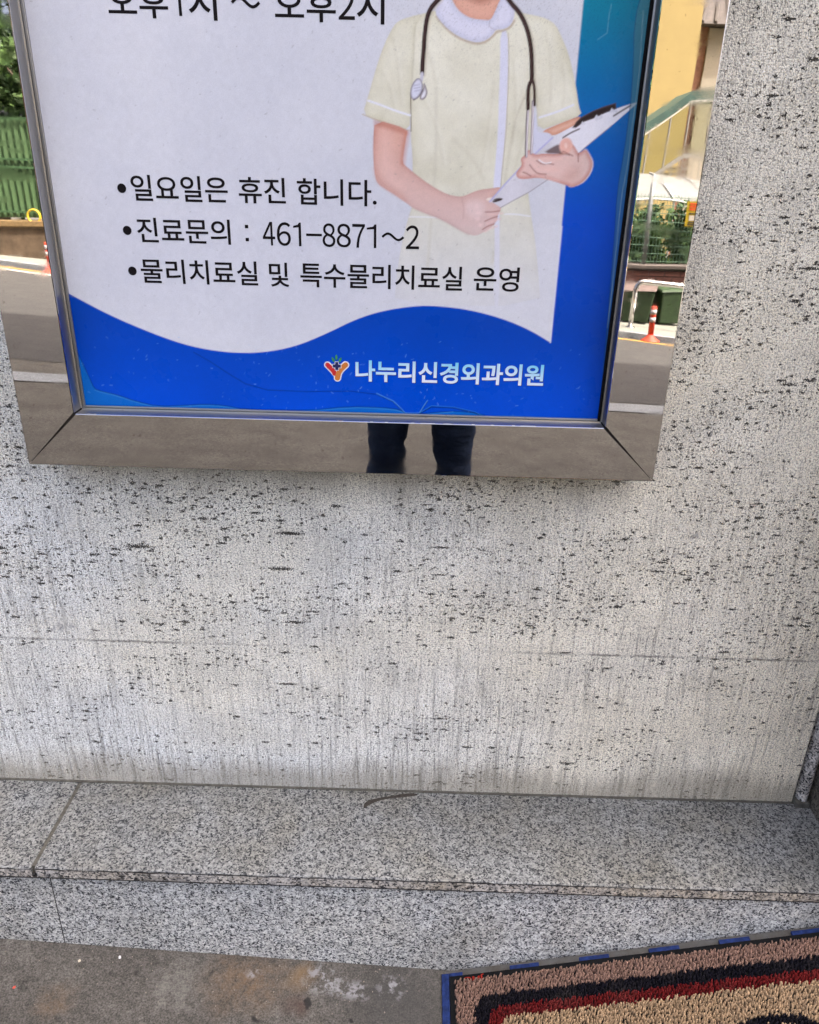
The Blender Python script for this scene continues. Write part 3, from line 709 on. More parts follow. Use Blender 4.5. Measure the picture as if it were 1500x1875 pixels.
def chaikin(p, n=2, closed=True):
    p = np.asarray(p, float)
    for _ in range(n):
        if closed:
            q = np.roll(p, -1, 0)
            p = np.stack([p * 0.75 + q * 0.25, p * 0.25 + q * 0.75], 1).reshape(-1, 2)
        else:
            a, b = p[:-1], p[1:]
            p = np.vstack([p[:1], np.stack([a * 0.75 + b * 0.25, a * 0.25 + b * 0.75], 1).reshape(-1, 2), p[-1:]])
    return p
def window(p, pad):
    lo, hi = p.min(0) - pad, p.max(0) + pad
    i0, i1 = np.searchsorted(V, lo[1]), np.searchsorted(V, hi[1])
    j0, j1 = np.searchsorted(U, lo[0]), np.searchsorted(U, hi[0])
    return slice(i0, i1), slice(j0, j1)
def seg_dist(p, x, y, closed):
    d = np.full(x.shape, 1e9)
    n = len(p)
    for i in range(n if closed else n - 1):
        a, b = p[i], p[(i + 1) % n]
        ab = b - a
        L = ab @ ab + 1e-9
        t = np.clip(((x - a[0]) * ab[0] + (y - a[1]) * ab[1]) / L, 0, 1)
        d = np.minimum(d, (x - a[0] - t * ab[0]) ** 2 + (y - a[1] - t * ab[1]) ** 2)
    return np.sqrt(d)
def inside(p, x, y):
    r = np.zeros(x.shape, bool)
    n = len(p)
    for i in range(n):
        a, b = p[i], p[(i + 1) % n]
        c = (a[1] > y) != (b[1] > y)
        xc = (b[0] - a[0]) * (y - a[1]) / (b[1] - a[1] + 1e-12) + a[0]
        r ^= c & (x < xc)
    return r
def blend(w, m, col):
    c = lin(col) if not isinstance(col, np.ndarray) else col
    IMG[w] = IMG[w] * (1 - m[..., None]) + c * m[..., None]
def fill(key, col, soft=1.0, op=1.0, sm=1, fade=None, shade=None):
    p = np.asarray(ART[key] if isinstance(key, str) else key, float)
    if sm:
        p = chaikin(p, sm)
    w = window(p, soft * 2 + 3)
    x, y = UU[w], VV[w]
    d = seg_dist(p, x, y, True)
    sdv = np.where(inside(p, x, y), d, -d)
    m = np.clip(0.5 + sdv / (1.3 * soft), 0, 1) * op
    if fade is not None:
        m = m * fade(x, y)
    if shade is not None:
        c = np.clip(shade(x, y, sdv), 0, 255)
        blend(w, m, lin(c))
    else:
        blend(w, m, col)
def stroke(key, col, width, op=1.0, soft=1.0, sm=1, fade=None):
    p = np.asarray(ART[key] if isinstance(key, str) else key, float)
    if sm and len(p) > 2:
        p = chaikin(p, sm, False)
    w = window(p, width + soft * 3 + 2)
    x, y = UU[w], VV[w]
    m = np.clip(0.5 + (width / 2 - seg_dist(p, x, y, False)) / (1.3 * soft), 0, 1) * op
    if fade is not None:
        m = m * fade(x, y)
    blend(w, m, col)
ramp01 = lambda v, a, b: np.clip((v - a) / (b - a), 0, 1)
def mixc(a, b, t):
    return np.asarray(a, float) * (1 - t[..., None]) + np.asarray(b, float) * t[..., None]
# ground colour: teal at the top running to deep blue
tt = ramp01(VV, 300, 560)
blue = mixc((0, 72, 190), (0, 122, 152), tt)
blue = blue + (mixc((0, 78, 212), (0, 66, 176), ramp01(VV, 0, 150)) - np.array((0, 72, 190))) * (1 - ramp01(VV, 150, 330))[..., None]
IMG[:] = lin(np.clip(blue * (0.94 + 0.12 * smooth_noise(120, 1))[..., None], 0, 255))
# white panel with its waved foot
wave_ = chaikin(np.asarray(ART['panel'], float), 2, False)
panel = np.vstack([[[-20, wave_[0, 1] + 14]], wave_, [[736.4, 2000], [-20, 2000]]])
wn1, wn2 = smooth_noise(160, 2), smooth_noise(9, 3)
pw = lambda x, y: None
xw = window(panel, 5)
d_ = np.abs(1e9 * np.ones_like(UU))
ins = inside(panel, UU, VV)
dd = seg_dist(panel, UU, VV, True)
mp_ = np.clip(0.5 + np.where(ins, dd, -dd) / 1.3, 0, 1)
pc = mixc((201, 204, 213), (215, 217, 223), ramp01(wn1 * 0.8 + 0.25 * (1 - ramp01(dd, 0, 60)), 0.2, 0.85))
IMG[:] = IMG * (1 - mp_[..., None]) + lin(pc + ((wn2 - 0.5) * 6)[..., None]) * mp_[..., None]
WHITE = (206, 208, 224)
# nurse: dress with a long fade towards the hem
gfade = lambda x, y: 0.12 + 0.88 * ramp01(y, 175, 345)
dn1, dn2 = smooth_noise(45, 5), smooth_noise(14, 6)
def dress(x, y, s):
    i = np.searchsorted(V, y[:, 0]); j = np.searchsorted(U, x[0])
    i = np.clip(i, 0, nv - 1); j = np.clip(j, 0, nu - 1)
    n = dn1[np.ix_(i, j)] * 0.7 + dn2[np.ix_(i, j)] * 0.3
    c = mixc((212, 210, 190), (229, 228, 211), ramp01(n, 0.2, 0.8))
    c = c - (14 * np.exp(-np.maximum(s, 0) / 5.0))[..., None] * np.array((0.9, 1.0, 1.3))
    c = c + ((ramp01(y, 330, 560) - 0.5) * 8)[..., None]
    return c
SK = lambda base, dark, wdt=9.0: (lambda x, y, s: mixc(dark, base, ramp01(s, -1, wdt)))
fill('torso', None, shade=dress, fade=gfade)
fill('sleeve_r', None, shade=dress)
fill('sleeve_l', None, shade=dress)
stroke([[ART['sleeve_l'][14][0], ART['sleeve_l'][14][1]], ART['sleeve_l'][13], ART['sleeve_l'][12], ART['sleeve_l'][11]], (186, 182, 160), 1.6, 0.5, 2)
fill('gap_r', WHITE)
stroke('fold1', (186, 180, 158), 2.0, 0.55, 2.0)
stroke('fold2', (96, 84, 66), 1.4, 0.8)
stroke([[545, 230], [548, 300], [552, 380], [549, 460]], (196, 193, 176), 3, 0.5, 4)
stroke([[640, 240], [646, 300], [652, 380], [660, 420]], (192, 188, 168), 3, 0.5, 4)
stroke([[575, 400], [600, 380], [620, 350]], (196, 192, 172), 4, 0.4, 5)
for q in ART['creases']:
    stroke(q, (188, 183, 160), 2.4, 0.26, 4.0)
    stroke(np.asarray(q, float) + (3.2, 0.5), (232, 231, 220), 2.4, 0.2, 4.0)
stroke('belt_l', (228, 230, 236), 1.8, 0.7)
stroke('belt_r', (226, 228, 236), 1.8, 0.8)
stroke('stripe_l', (226, 228, 236), 2.6)
stroke('stripe_r', (224, 226, 234), 2.8, 0.9)
stroke([ART['sleeve_l'][7], ART['sleeve_l'][8], ART['sleeve_l'][9], ART['sleeve_l'][10]], (176, 160, 130), 1.4, 0.7)
fill('placket', (214, 216, 232), fade=lambda x, y: 0.35 + 0.65 * ramp01(y, 190, 330))
stroke('placket_line', (170, 160, 140), 1.3, 0.7)
# neck and face above the picture edge
fill('neck', None, shade=lambda x, y, s: mixc((222, 172, 152), (158, 96, 76), ramp01(y, 560, 590) * 0.9 + 0.15 * (1 - ramp01(s, 0, 8))))
fill('chin', (158, 98, 78), soft=8, op=0.75)
hx, hy = 590.0, 655.0
el = lambda cx, cy, a, b, n=40: [[cx + a * math.cos(q), cy + b * math.sin(q)] for q in np.linspace(0, 2 * math.pi, n, endpoint=False)]
fill(el(hx, hy + 26, 68, 92), (62, 40, 32), sm=0)
fill(el(hx, hy, 52, 72), None, sm=0, shade=SK((232, 190, 168), (205, 150, 128), 14))
fill([[hx - 56, hy + 20], [hx - 40, hy + 66], [hx + 4, hy + 52], [hx + 44, hy + 64], [hx + 56, hy + 20], [hx + 50, hy + 90], [hx, hy + 100], [hx - 50, hy + 90]], (62, 40, 32))
for sx in (-1, 1):
    fill(el(hx + sx * 21, hy + 4, 9, 4.2, 16), (245, 242, 240), sm=0)
    fill(el(hx + sx * 21, hy + 4, 4.2, 4.2, 16), (50, 32, 26), sm=0)
    stroke([[hx + sx * 10, hy + 17], [hx + sx * 22, hy + 21], [hx + sx * 33, hy + 16]], (84, 58, 46), 2.4)
stroke([[hx + 2, hy + 2], [hx + 6, hy - 18], [hx - 3, hy - 21]], (196, 140, 118), 1.8, 0.8)
fill([[hx - 17, hy - 36], [hx, hy - 34], [hx + 17, hy - 36], [hx + 8, hy - 45], [hx - 8, hy - 45]], (204, 96, 92))
# collar
stroke('collar_shadow', (168, 146, 122), 2.6, 0.75, 2.0)
fill('collar', None, shade=lambda x, y, s: mixc((198, 200, 218), (216, 217, 232), ramp01(s, 0, 7)))
stroke('collar_line', (178, 176, 190), 1.3, 0.8)
# reader's left arm
def armcol(x, y, s):
    t = ramp01(y, 285, 400)
    c = mixc((212, 188, 184), (216, 172, 158), t)
    c = c - (34 * np.exp(-np.maximum(s, 0) / 4.5))[..., None] * np.array((0.75, 1.0, 1.0)) * (0.35 + 0.65 * t)[..., None]
    return c
fill('arm_l', None, shade=armcol, fade=lambda x, y: 0.55 + 0.45 * ramp01(y, 255, 290))
stroke('armsh', (196, 124, 100), 5, 0.55, 5)
fill('armtop', (188, 122, 102), soft=5, op=0.7)
fill('armlit', (232, 196, 186), soft=14, op=0.45)
fill('elbow', (196, 146, 132), soft=8, op=0.5)
fill('handlit', (226, 206, 204), soft=7, op=0.55)
for q in ART['knuck']:
    fill(el(q[0], q[1], 3.2, 2.6, 12), (232, 206, 202), sm=0, soft=2.5, op=0.6)
stroke('wristcrease', (188, 150, 146), 1.6, 0.5, 2)
stroke('arm_l_edge', (186, 158, 152), 2, 0.5, 3)
for k in ('fing1', 'fing2', 'fing3'):
    stroke(k, (156, 106, 104), 1.5, 0.85, 1.3)
    q = np.asarray(ART[k], float) + (4, -3)
    stroke(q, (228, 196, 192), 3, 0.5, 2)
fill('gapw', (232, 222, 212), op=0.9)
# reader's right forearm, board, hand
fill('forearm_r', None, shade=SK((222, 180, 160), (200, 140, 114), 6))
def board(x, y, s):
    c = mixc((188, 186, 194), (226, 226, 234), ramp01(x, 600, 690))
    return c - (26 * ramp01(x, 660, 690) * (1 - ramp01(x, 700, 735)))[..., None]
fill('board', None, shade=board, sm=0)
stroke('board_edge', (176, 176, 214), 2.2, 0.9, sm=0)
stroke([ART['board'][k] for k in range(11, 19)], (140, 136, 146), 1.2, 0.8, sm=0)
fill('board_shade', (60, 46, 44))
fill('gapd', (52, 38, 38), op=0.9)
fill('clip', None, sm=0, shade=lambda x, y, s: mixc((44, 34, 36), (88, 74, 76), ramp01(-s, -2.5, 0)))
for k in ('clipw1', 'clipw2', 'clipw3'):
    fill(k, (206, 208, 218), sm=0)
stroke('board_dark', (70, 58, 60), 2.0, 0.9)
stroke('board_dark2', (90, 84, 86), 2.2, 0.9)
fill('hand_pale', (214, 206, 208), soft=1.5)
fill('hand_r', None, shade=lambda x, y, s: mixc((190, 132, 122), mixc((222, 190, 182), (208, 184, 178), ramp01(x, 735, 780)), ramp01(s, -1, 6)))
for k_ in ('palm1', 'palm2', 'palm3'):
    fill(k_, (230, 192, 182), soft=3, op=0.6)
fill('palmsh', (186, 138, 128), soft=10, op=0.4)
fill('thumb_sh', (84, 54, 50), soft=2.0, op=0.85)
fill(el(*np.mean(np.asarray(ART['thumbnail']), 0), 9, 10, 20), (226, 178, 164), sm=0, soft=2)
fill('thumbnail', (236, 204, 194), op=0.8)
for k in ('hl1', 'hl2', 'hl3', 'hl4', 'hl5'):
    stroke(k, (146, 92, 86), 1.4, 0.85, 1.3)
stroke(np.asarray(ART['hl1'], float)[:3] + (3, 1.2), (238, 234, 236), 1.6, 0.9)
stroke(np.asarray(ART['hl2'], float) + (2, 4), (232, 198, 190), 3.5, 0.5, 2)
stroke([ART['panel_r'][0], [736.0, 290]], (222, 224, 236), 2.0, 0.8)
# stethoscope
for k, wdt in (('steel_l', 3.4), ('steel_r', 3.6)):
    stroke(k, (150, 140, 146), wdt)
    stroke(np.asarray(ART[k], float) + (0.6, 0), (226, 220, 224), wdt * 0.4)
stroke(np.asarray(ART['steel_l'], float) + (-1.6, 0), (60, 52, 56), 1.0, 0.8)
for k, wdt in (('tube_l', 5.6), ('tube_r', 5.6), ('fork_l', 4.8), ('fork_r', 3.4)):
    stroke(np.asarray(ART[k], float) + (2.2, -1), (178, 168, 146), wdt, 0.5, 2.5)
    stroke(k, (48, 32, 32), wdt)
    stroke(np.asarray(ART[k], float) + (-0.7, 0.2), (92, 70, 68), 1.1, 0.6)
stroke('stem', (196, 196, 206), 4.4)
fill('piece2', None, shade=lambda x, y, s: mixc((110, 100, 106), (226, 226, 232), ramp01(s, 0, 3)))
stroke('piece_dk', (58, 50, 54), 2.4, 0.9)
fill('piece1', None, shade=lambda x, y, s: mixc((128, 124, 136), (210, 212, 226), ramp01(s, 0.2, 2.6)))
pc1 = np.mean(np.asarray(ART['piece1'], float), 0)
for k in range(3):
    stroke([pc1 + (-4 + k, 4 - 3.2 * k), pc1 + (4 + k, 5.5 - 3.2 * k)], (160, 158, 182), 1.2, 0.7)
IMG *= (0.97 + 0.06 * smooth_noise(5, 31, 2))[..., None]
# faded ink and lifting film along the edges, hairline cracks and scuffs
fade_n = smooth_noise(30, 11)
fill('film_r', (70, 128, 140), op=0.62, sm=2, fade=lambda x, y: 0.45 + 0.55 * ramp01(y, 60, 480))
stroke('crack_r', (150, 190, 196), 1.0, 0.55)
stroke([p for p in ART['film_r'][:12]], (0, 60, 110), 1.2, 0.6)
fill('film_b', (20, 120, 196), op=0.6, sm=2)
stroke([p for p in ART['film_b'][:19]], (0, 44, 120), 1.4, 0.75)
stroke(np.asarray(ART['film_b'][2:17], float) + (0, -2), (70, 150, 215), 1.2, 0.6)
stroke('crack_b', (0, 40, 118), 1.3, 0.8, sm=0)
stroke(np.asarray(ART['crack_b'][7:], float) + (0, 1.6), (96, 170, 226), 1.2, 0.7, sm=0)
stroke('crack_b2', (0, 30, 74), 1.6, 0.8, sm=0)
stroke(np.asarray(ART['crack_b2'], float) + (0, 1.8), (60, 140, 210), 1.1, 0.6, sm=0)
stroke('scr1', (120, 180, 200), 0.9, 0.5)
stroke('scr2', (120, 180, 200), 0.9, 0.5)
pr = np.random.default_rng(21)
for _ in range(120):
    x, y = pr.uniform(5, W_ - 30), pr.uniform(4, 120)
    a, L = pr.uniform(0, 3.14), pr.uniform(0.5, 4)
    stroke([[x, y], [x + L * math.cos(a), y + L * math.sin(a)]], (120, 180, 235), 0.9, pr.uniform(0.15, 0.6))
for _ in range(420):
    x, y = pr.uniform(5, 720), pr.uniform(150, 600)
    L = pr.exponential(1.0)
    a = pr.uniform(0, 3.14)
    stroke([[x, y], [x + L * math.cos(a), y + L * math.sin(a)]], (120, 118, 122), pr.uniform(0.4, 1.1), pr.uniform(0.15, 0.65))
grime = smooth_noise(18, 14)
g_top = (pr.random((nv, nu)) > 0.93) * ramp01(VV, 420, 590) * ramp01(UU, 300, 560) * 0.22
IMG *= (1 - g_top)[..., None]
dirt_e = (1 - ramp01(VV, 0, 9)) * (0.35 + 0.5 * grime)
IMG[:] = IMG * (1 - 0.5 * dirt_e[..., None])
IMG *= (1.0 + 0.02 * (pr.random((nv, nu)) - 0.5))[..., None]

yp = yf + RECESS
vt = np.stack([UU * KS / 1000 + xi0 - SO[0], np.full_like(UU, yp - SO[1]), VV * KS / 1000 + zi0 - SO[2]], -1).reshape(-1, 3)
ii = np.arange(nv * nu).reshape(nv, nu)
fc = np.stack([ii[:-1, :-1], ii[:-1, 1:], ii[1:, 1:], ii[1:, :-1]], -1).reshape(-1, 4)
me = bpy.data.meshes.new('poster')
me.vertices.add(len(vt)); me.vertices.foreach_set('co', vt.astype(np.float32).ravel())
me.loops.add(fc.size); me.loops.foreach_set('vertex_index', fc.astype(np.int32).ravel())
me.polygons.add(len(fc)); me.polygons.foreach_set('loop_start', np.arange(0, fc.size, 4, dtype=np.int32))
me.update(calc_edges=True)
ca = me.color_attributes.new('Col', 'FLOAT_COLOR', 'POINT')
ca.data.foreach_set('color', np.concatenate([np.clip(IMG * POSTER_GAIN, 0, 0.95), np.ones((nv, nu, 1))], -1).astype(np.float32).ravel())
def print_mat(name):
    t = NT(name)
    a = t.n('Attribute', attribute_name='Col').outputs['Color']
    n = t.noise(t.coord(), 900.0, 2, 0.6)
    c = t.mix(1.0, a, t.ramp(n, [(0.3, 0.94), (0.7, 1.05)]), 'MULTIPLY')
    w = t.noise(t.mp((1, 1, 1.3)), 9.0, 3, 0.5)
    return t.out(c, t.ramp(t.noise(t.coord(), 20.0, 4), [(0.3, 0.22), (0.7, 0.42)]), 0.0, t.bump(w, 0.12, 0.004), 0.12)
poster = new_obj('poster', me, print_mat('printed_sheet'), sign)

def flat(name, pts_list, dz, mat, parent=poster):
    """flat printed pieces: list of polygons in mm, dz mm in front of the sheet"""
    bm = bmesh.new()
    for pts in pts_list:
        vs = [bm.verts.new((x * KS / 1000 + xi0 - SO[0], yp - dz / 1000, y * KS / 1000 + zi0 - SO[2])) for x, y in pts]
        fcs = bm.faces.new(vs)
        fcs.normal_update()
        if fcs.normal.y > 0:
            fcs.normal_flip()
    bmesh.ops.triangulate(bm, faces=bm.faces)
    m = bpy.data.meshes.new(name)
    bm.to_mesh(m); bm.free()
    return new_obj(name, m, mat, parent)

def text_mesh(body, offset=0.0):
    c = bpy.data.curves.new('lettering', 'FONT')
    c.body = body
    c.offset = offset
    c.resolution_u = 5
    o = bpy.data.objects.new('lettering', c)
    COL.objects.link(o)
    dg = bpy.context.evaluated_depsgraph_get()
    dg.update()
    m = bpy.data.meshes.new_from_object(o.evaluated_get(dg))
    bpy.data.objects.remove(o)
    co = np.array([v.co[:2] for v in m.vertices])
    fs = [tuple(p.vertices) for p in m.polygons]
    bpy.data.meshes.remove(m)
    return co, fs

def fit_text(body, box, dz, mat, offset=0.0, name='lettering', colors=None):
    co, fs = text_mesh(body, offset)
    lo, hi = co.min(0), co.max(0)
    u = box[0] + (co[:, 0] - lo[0]) / (hi[0] - lo[0]) * (box[1] - box[0])
    v = box[2] + (co[:, 1] - lo[1]) / (hi[1] - lo[1]) * (box[3] - box[2])
    vs = np.stack([u * KS / 1000 + xi0 - SO[0], np.full(len(u), yp - dz / 1000), v * KS / 1000 + zi0 - SO[2]], -1)
    m = pydata(name, vs, fs)
    if len(m.polygons) and m.polygons[0].normal.y > 0:
        m.flip_normals()
    if colors is not None:
        a = m.color_attributes.new('Col', 'FLOAT_COLOR', 'POINT')
        cc = colors(u, (v - box[2]) / (box[3] - box[2]))
        a.data.foreach_set('color', np.concatenate([cc, np.ones((len(cc), 1))], -1).astype(np.float32).ravel())
    return new_obj(name, m, mat, poster)

def capsule_wave(u0, u1, vc, amp, wdt):
    """outline of a printed tilde"""
    n = 28
    top, bot = [], []
    for i in range(n + 1):
        t = i / n
        u = u0 + (u1 - u0) * t
        v = vc + amp * math.sin(2 * math.pi * t * 1.02 - 0.15)
        dv = amp * 2 * math.pi * 1.02 / (u1 - u0) * math.cos(2 * math.pi * t * 1.02 - 0.15)
        L = math.hypot(1, dv)
        top.append((u - dv / L * wdt / 2, v + wdt / 2 / L))
        bot.append((u + dv / L * wdt / 2, v - wdt / 2 / L))
    return bot + top[::-1]
M_INK = simple('black_ink', (0.008, 0.006, 0.007), 0.5, var=0.2, scale=80, spec=0.1)
FWD = {c: chr(ord(c) + 0xFEE0) for c in '0123456789~'}           # wide digit forms share the Korean face
def glyph(ch, u0, u1, v0, v1, offset=0.010):
    if ch == '1':
        w1, hh = 3.6 * (v1 - v0) / 32.4, v1 - v0
        return flat('lettering', [[(u1 - w1, v0), (u1, v0), (u1, v1), (u1 - w1 * 0.75, v1), (u1 - w1 * 1.3, v1 - hh * 0.09), (u0 + 1.0, v1 - hh * 0.145), (u0 + 1.0, v1 - hh * 0.225), (u1 - w1, v1 - hh * 0.20)]], 0.25, M_INK)
    fit_text(FWD.get(ch, ch), (u0, u1, v0, v1), 0.25, M_INK, offset)
for body, u0, u1, v0, v1 in ART['TEXT']:
    if body[:2] in ('오후', '46') or body in '~:':
        continue
    fit_text(body, (u0, u1, v0, v1), 0.25, M_INK, 0.011)
for u0, u1, dg in ((116.2, 259.2, '1'), (335.0, 478.2, '2')):
    k = (u1 - u0) / 558.0
    sp_ = ((0, 308), (338, 377), (413, 558)) if dg == '1' else ((0, 311), (323, 408), (418, 559))
    glyph('오후', u0 + sp_[0][0] * k, u0 + sp_[0][1] * k, 534.0, 572.0, 0.011)
    glyph(dg, u0 + sp_[1][0] * k, u0 + sp_[1][1] * k, 537.5, 572.0, 0.006)
    glyph('시', u0 + sp_[2][0] * k, u0 + sp_[2][1] * k, 533.0, 573.5, 0.011)
flat('lettering', [capsule_wave(279.2, 315.1, 554.5, 5.0, 3.6)], 0.25, M_INK)
num0, kk = 303.8, 227.7 / 719.0
for ch, a, b in (('4', 0, 57), ('6', 65, 129), ('1', 138, 177), ('8', 275, 334), ('8', 340, 405), ('7', 412, 470), ('1', 475, 522), ('2', 657, 719)):
    glyph(ch, num0 + a * kk, num0 + b * kk, 254.2, 286.6, 0.006)
flat('lettering', [[(num0 + 200 * kk, 268.6), (num0 + 272 * kk, 268.6), (num0 + 272 * kk, 272.0), (num0 + 200 * kk, 272.0)]], 0.25, M_INK)
flat('lettering', [capsule_wave(num0 + 549 * kk, num0 + 647 * kk, 270.4, 4.2, 3.3)], 0.25, M_INK)
for v in (261.6, 279.4):
    flat('lettering', [[(278.6, v - 2.3), (283.4, v - 2.3), (283.4, v + 2.3), (278.6, v + 2.3)]], 0.25, M_INK)
for u, v in ART['BUL']:
    flat('bullet', [el(u, v, 6.3, 6.3, 24)], 0.25, M_INK)
M_LOGO = attr_mat('logo_ink', 0.4)
def logo_col(u, t):
    k = np.clip(0.25 + 0.9 * (1 - t) + 0.25 * np.sin(u * 0.05), 0, 1)[:, None]
    return lin((112, 205, 240)) * (1 - k) + lin((226, 234, 246)) * k
fit_text('나누리신경외과의원', np.array(ART['LOGO']) + (0.8, 0.8, -0.8, -0.8), 0.2, simple('logo_shadow_ink', (0.004, 0.02, 0.14), 0.5), 0.028)
fit_text('나누리신경외과의원', ART['LOGO'], 0.4, M_LOGO, 0.026, colors=logo_col)
def capsule(p, wdt, n=10):
    p = [Vector(q) for q in p]
    if len(p) == 3:
        p = [Vector(q) for q in chaikin([tuple(q) for q in p], 2, False)]
    L, Rr = [], []
    for i, q in enumerate(p):
        d = (p[min(i + 1, len(p) - 1)] - p[max(i - 1, 0)]).normalized()
        nrm = Vector((-d.y, d.x))
        L.append(q + nrm * wdt / 2)
        Rr.append(q - nrm * wdt / 2)
    d0, d1 = (p[1] - p[0]).normalized(), (p[-1] - p[-2]).normalized()
    def cap(c, d, s0):
        a0 = math.atan2(s0.y - c.y, s0.x - c.x)
        return [c + Vector((math.cos(a0 - math.pi * k / n), math.sin(a0 - math.pi * k / n))) * wdt / 2 for k in range(1, n)]
    return [tuple(q) for q in L + cap(p[-1], d1, L[-1]) + Rr[::-1] + cap(p[0], d0, Rr[0])]
M_LW = simple('white_ink', (0.75, 0.77, 0.82), 0.45)
red = ART['em_red'] + [[ART['em_or'][2][0] - 2.0, ART['em_or'][2][1] + 6]]
flat('emblem_outline', [capsule(red, 11.0)], 0.18, M_LW)
flat('emblem_outline', [capsule(ART['em_or'], 11.5)], 0.24, M_LW)
flat('emblem_arm', [capsule(ART['em_red'] + [[ART['em_red'][1][0] + 1.5, ART['em_red'][1][1] - 4]], 7.2)], 0.32, simple('red_ink', (0.62, 0.02, 0.025), 0.45))
flat('emblem_arm', [capsule(ART['em_or'], 8.0)], 0.42, simple('orange_ink', (0.62, 0.20, 0.035), 0.45))
cx, cy = ART['em_x'][0]
plus = lambda a, b: [[cx - b, cy - a], [cx + b, cy - a], [cx + b, cy - b], [cx + a, cy - b], [cx + a, cy + b], [cx + b, cy + b], [cx + b, cy + a], [cx - b, cy + a], [cx - b, cy + b], [cx - a, cy + b], [cx - a, cy - b], [cx - b, cy - b]]
flat('emblem_cross', [plus(7.0, 3.2)], 0.52, M_LW)
flat('emblem_cross', [plus(6.2, 2.4)], 0.62, simple('navy_ink', (0.008, 0.01, 0.09), 0.45))
M_LEAF_INK = simple('green_ink', (0.03, 0.26, 0.08), 0.45)
for (lx, ly), ang in zip(ART['em_lf'], (0, 0.5, -0.5)):
    pts = []
    for q in np.linspace(0, 2 * math.pi, 16, endpoint=False):
        a, b = 1.8 * math.sin(q) * (1 - 0.3 * math.cos(q)), 4.2 * math.cos(q)
        pts.append((lx + a * math.cos(ang) - b * math.sin(ang), ly + a * math.sin(ang) + b * math.cos(ang)))
    flat('emblem_leaf', [pts], 0.3, M_LEAF_INK)

# ------------------------------------------------------------------ entrance ramp of chequer plate
RA = 0.23106
def rz_(x, y): return -0.001 + RA * (x - 0.074) + 0.05 * (y + 0.214)
M_PLATE = NT('chequer_plate')
_n = M_PLATE.noise(M_PLATE.coord(), 25, 5, 0.65)
M_PLATE = M_PLATE.out(M_PLATE.mix(M_PLATE.ramp(_n, [(0.35, 0), (0.7, 1)]), (0.15, 0.15, 0.145), (0.09, 0.08, 0.062)), M_PLATE.ramp(_n, [(0.3, 0.35), (0.7, 0.6)]), 0.6, M_PLATE.bump(_n, 0.2, 0.004))
RO = (0.055, -0.6, rz_(0.055, -0.6))
ramp_o = empty('entrance_ramp', RO, 'grey steel chequer plate ramp rising to the doorway under the mat', 'ramp')
def tilt(x, y, h): return (x, y, rz_(x, y) + h)
rx0, rx1, ry0, ry1 = 0.055, 1.16, -1.05, -0.2065
mb = MB(RO)
vs = [tilt(rx0, ry0, -0.003), tilt(rx1, ry0, -0.003), tilt(rx1, ry1, -0.003), tilt(rx0, ry1, -0.003),
      (rx0, ry0, -0.12), (rx1, ry0, -0.2), (rx1, ry1, -0.2), (rx0, ry1, -0.12)]
mb.add(vs, [(0, 1, 2, 3), (7, 6, 5, 4), (0, 4, 5, 1), (1, 5, 6, 2), (2, 6, 7, 3), (3, 7, 4, 0)])
mb.build('plate', M_PLATE, ramp_o)
mb = MB(RO)
k = 0
for x in np.arange(rx0 + 0.008, rx1, 0.021):
    for y in np.arange(ry0 + 0.01, ry1 - 0.002, 0.021):
        k += 1
        a = 0.7 if (int(round((x - rx0) / 0.021)) + int(round((y - ry0) / 0.021))) % 2 else -0.7
        if 0.13 < x < 0.82 and -0.68 < y < -0.25:
            continue
        dx, dy = 0.0095 * math.cos(a), 0.0095 * math.sin(a)
        px, py = -0.0022 * math.sin(a), 0.0022 * math.cos(a)
        mb.add([tilt(x - dx, y - dy, -0.003), tilt(x + px, y + py, -0.003), tilt(x + dx, y + dy, -0.003), tilt(x - px, y - py, -0.003), tilt(x - dx * 0.5, y - dy * 0.5, -0.0018), tilt(x + dx * 0.5, y + dy * 0.5, -0.0018)],
               [(0, 3, 4), (3, 2, 5), (3, 5, 4), (2, 1, 5), (1, 0, 4), (1, 4, 5)])
tr = mb.build('tread_pattern', M_PLATE, ramp_o)
tr['kind'] = 'stuff'

# ------------------------------------------------------------------ door mat
mx0, mx1, my0, my1 = 0.089, 0.83, -0.70, -0.2215
MO = (0.45, -0.45, rz_(0.45, -0.45))
mat_o = empty('door_mat', MO, 'looped pile door mat with tan, black, red and beige bands', 'doormat')
def slabtilt(mb, x0, x1, y0, y1, h0, h1):
    return mb.add([tilt(x0, y0, h0), tilt(x1, y0, h0), tilt(x1, y1, h0), tilt(x0, y1, h0), tilt(x0, y0, h1), tilt(x1, y0, h1), tilt(x1, y1, h1), tilt(x0, y1, h1)],
                  [(3, 2, 1, 0), (4, 5, 6, 7), (0, 1, 5, 4), (1, 2, 6, 5), (2, 3, 7, 6), (3, 0, 4, 7)])
slabtilt(MB(MO), mx0, mx1, my0, my1, 0.0008, 0.0038).build('rubber_base', M_RUBBER, mat_o, 0.0012)
M_BLUE = simple('blue_tape', (0.014, 0.03, 0.115), 0.65, var=0.35, scale=90, bump=0.2, spec=0.15)
slabtilt(MB(MO), 0.0745, 0.0885, -0.69, -0.2145, -0.0022, 0.0026).build('blue_tab', M_BLUE, mat_o, 0.0008)
slabtilt(MB(MO), 0.0890, 0.114, -0.2213, -0.2142, -0.0022, 0.0022).build('blue_tab', M_BLUE, mat_o, 0.0008)
x = 0.203
while x < 0.82:
    j = random.uniform(-0.002, 0.002)
    slabtilt(MB(MO), x + j, x + 0.054 + j, -0.2213, -0.2128 + random.uniform(-0.0008, 0.0006), -0.0022, 0.0024).build('blue_tab', M_BLUE, mat_o, 0.0008)
    x += 0.1265
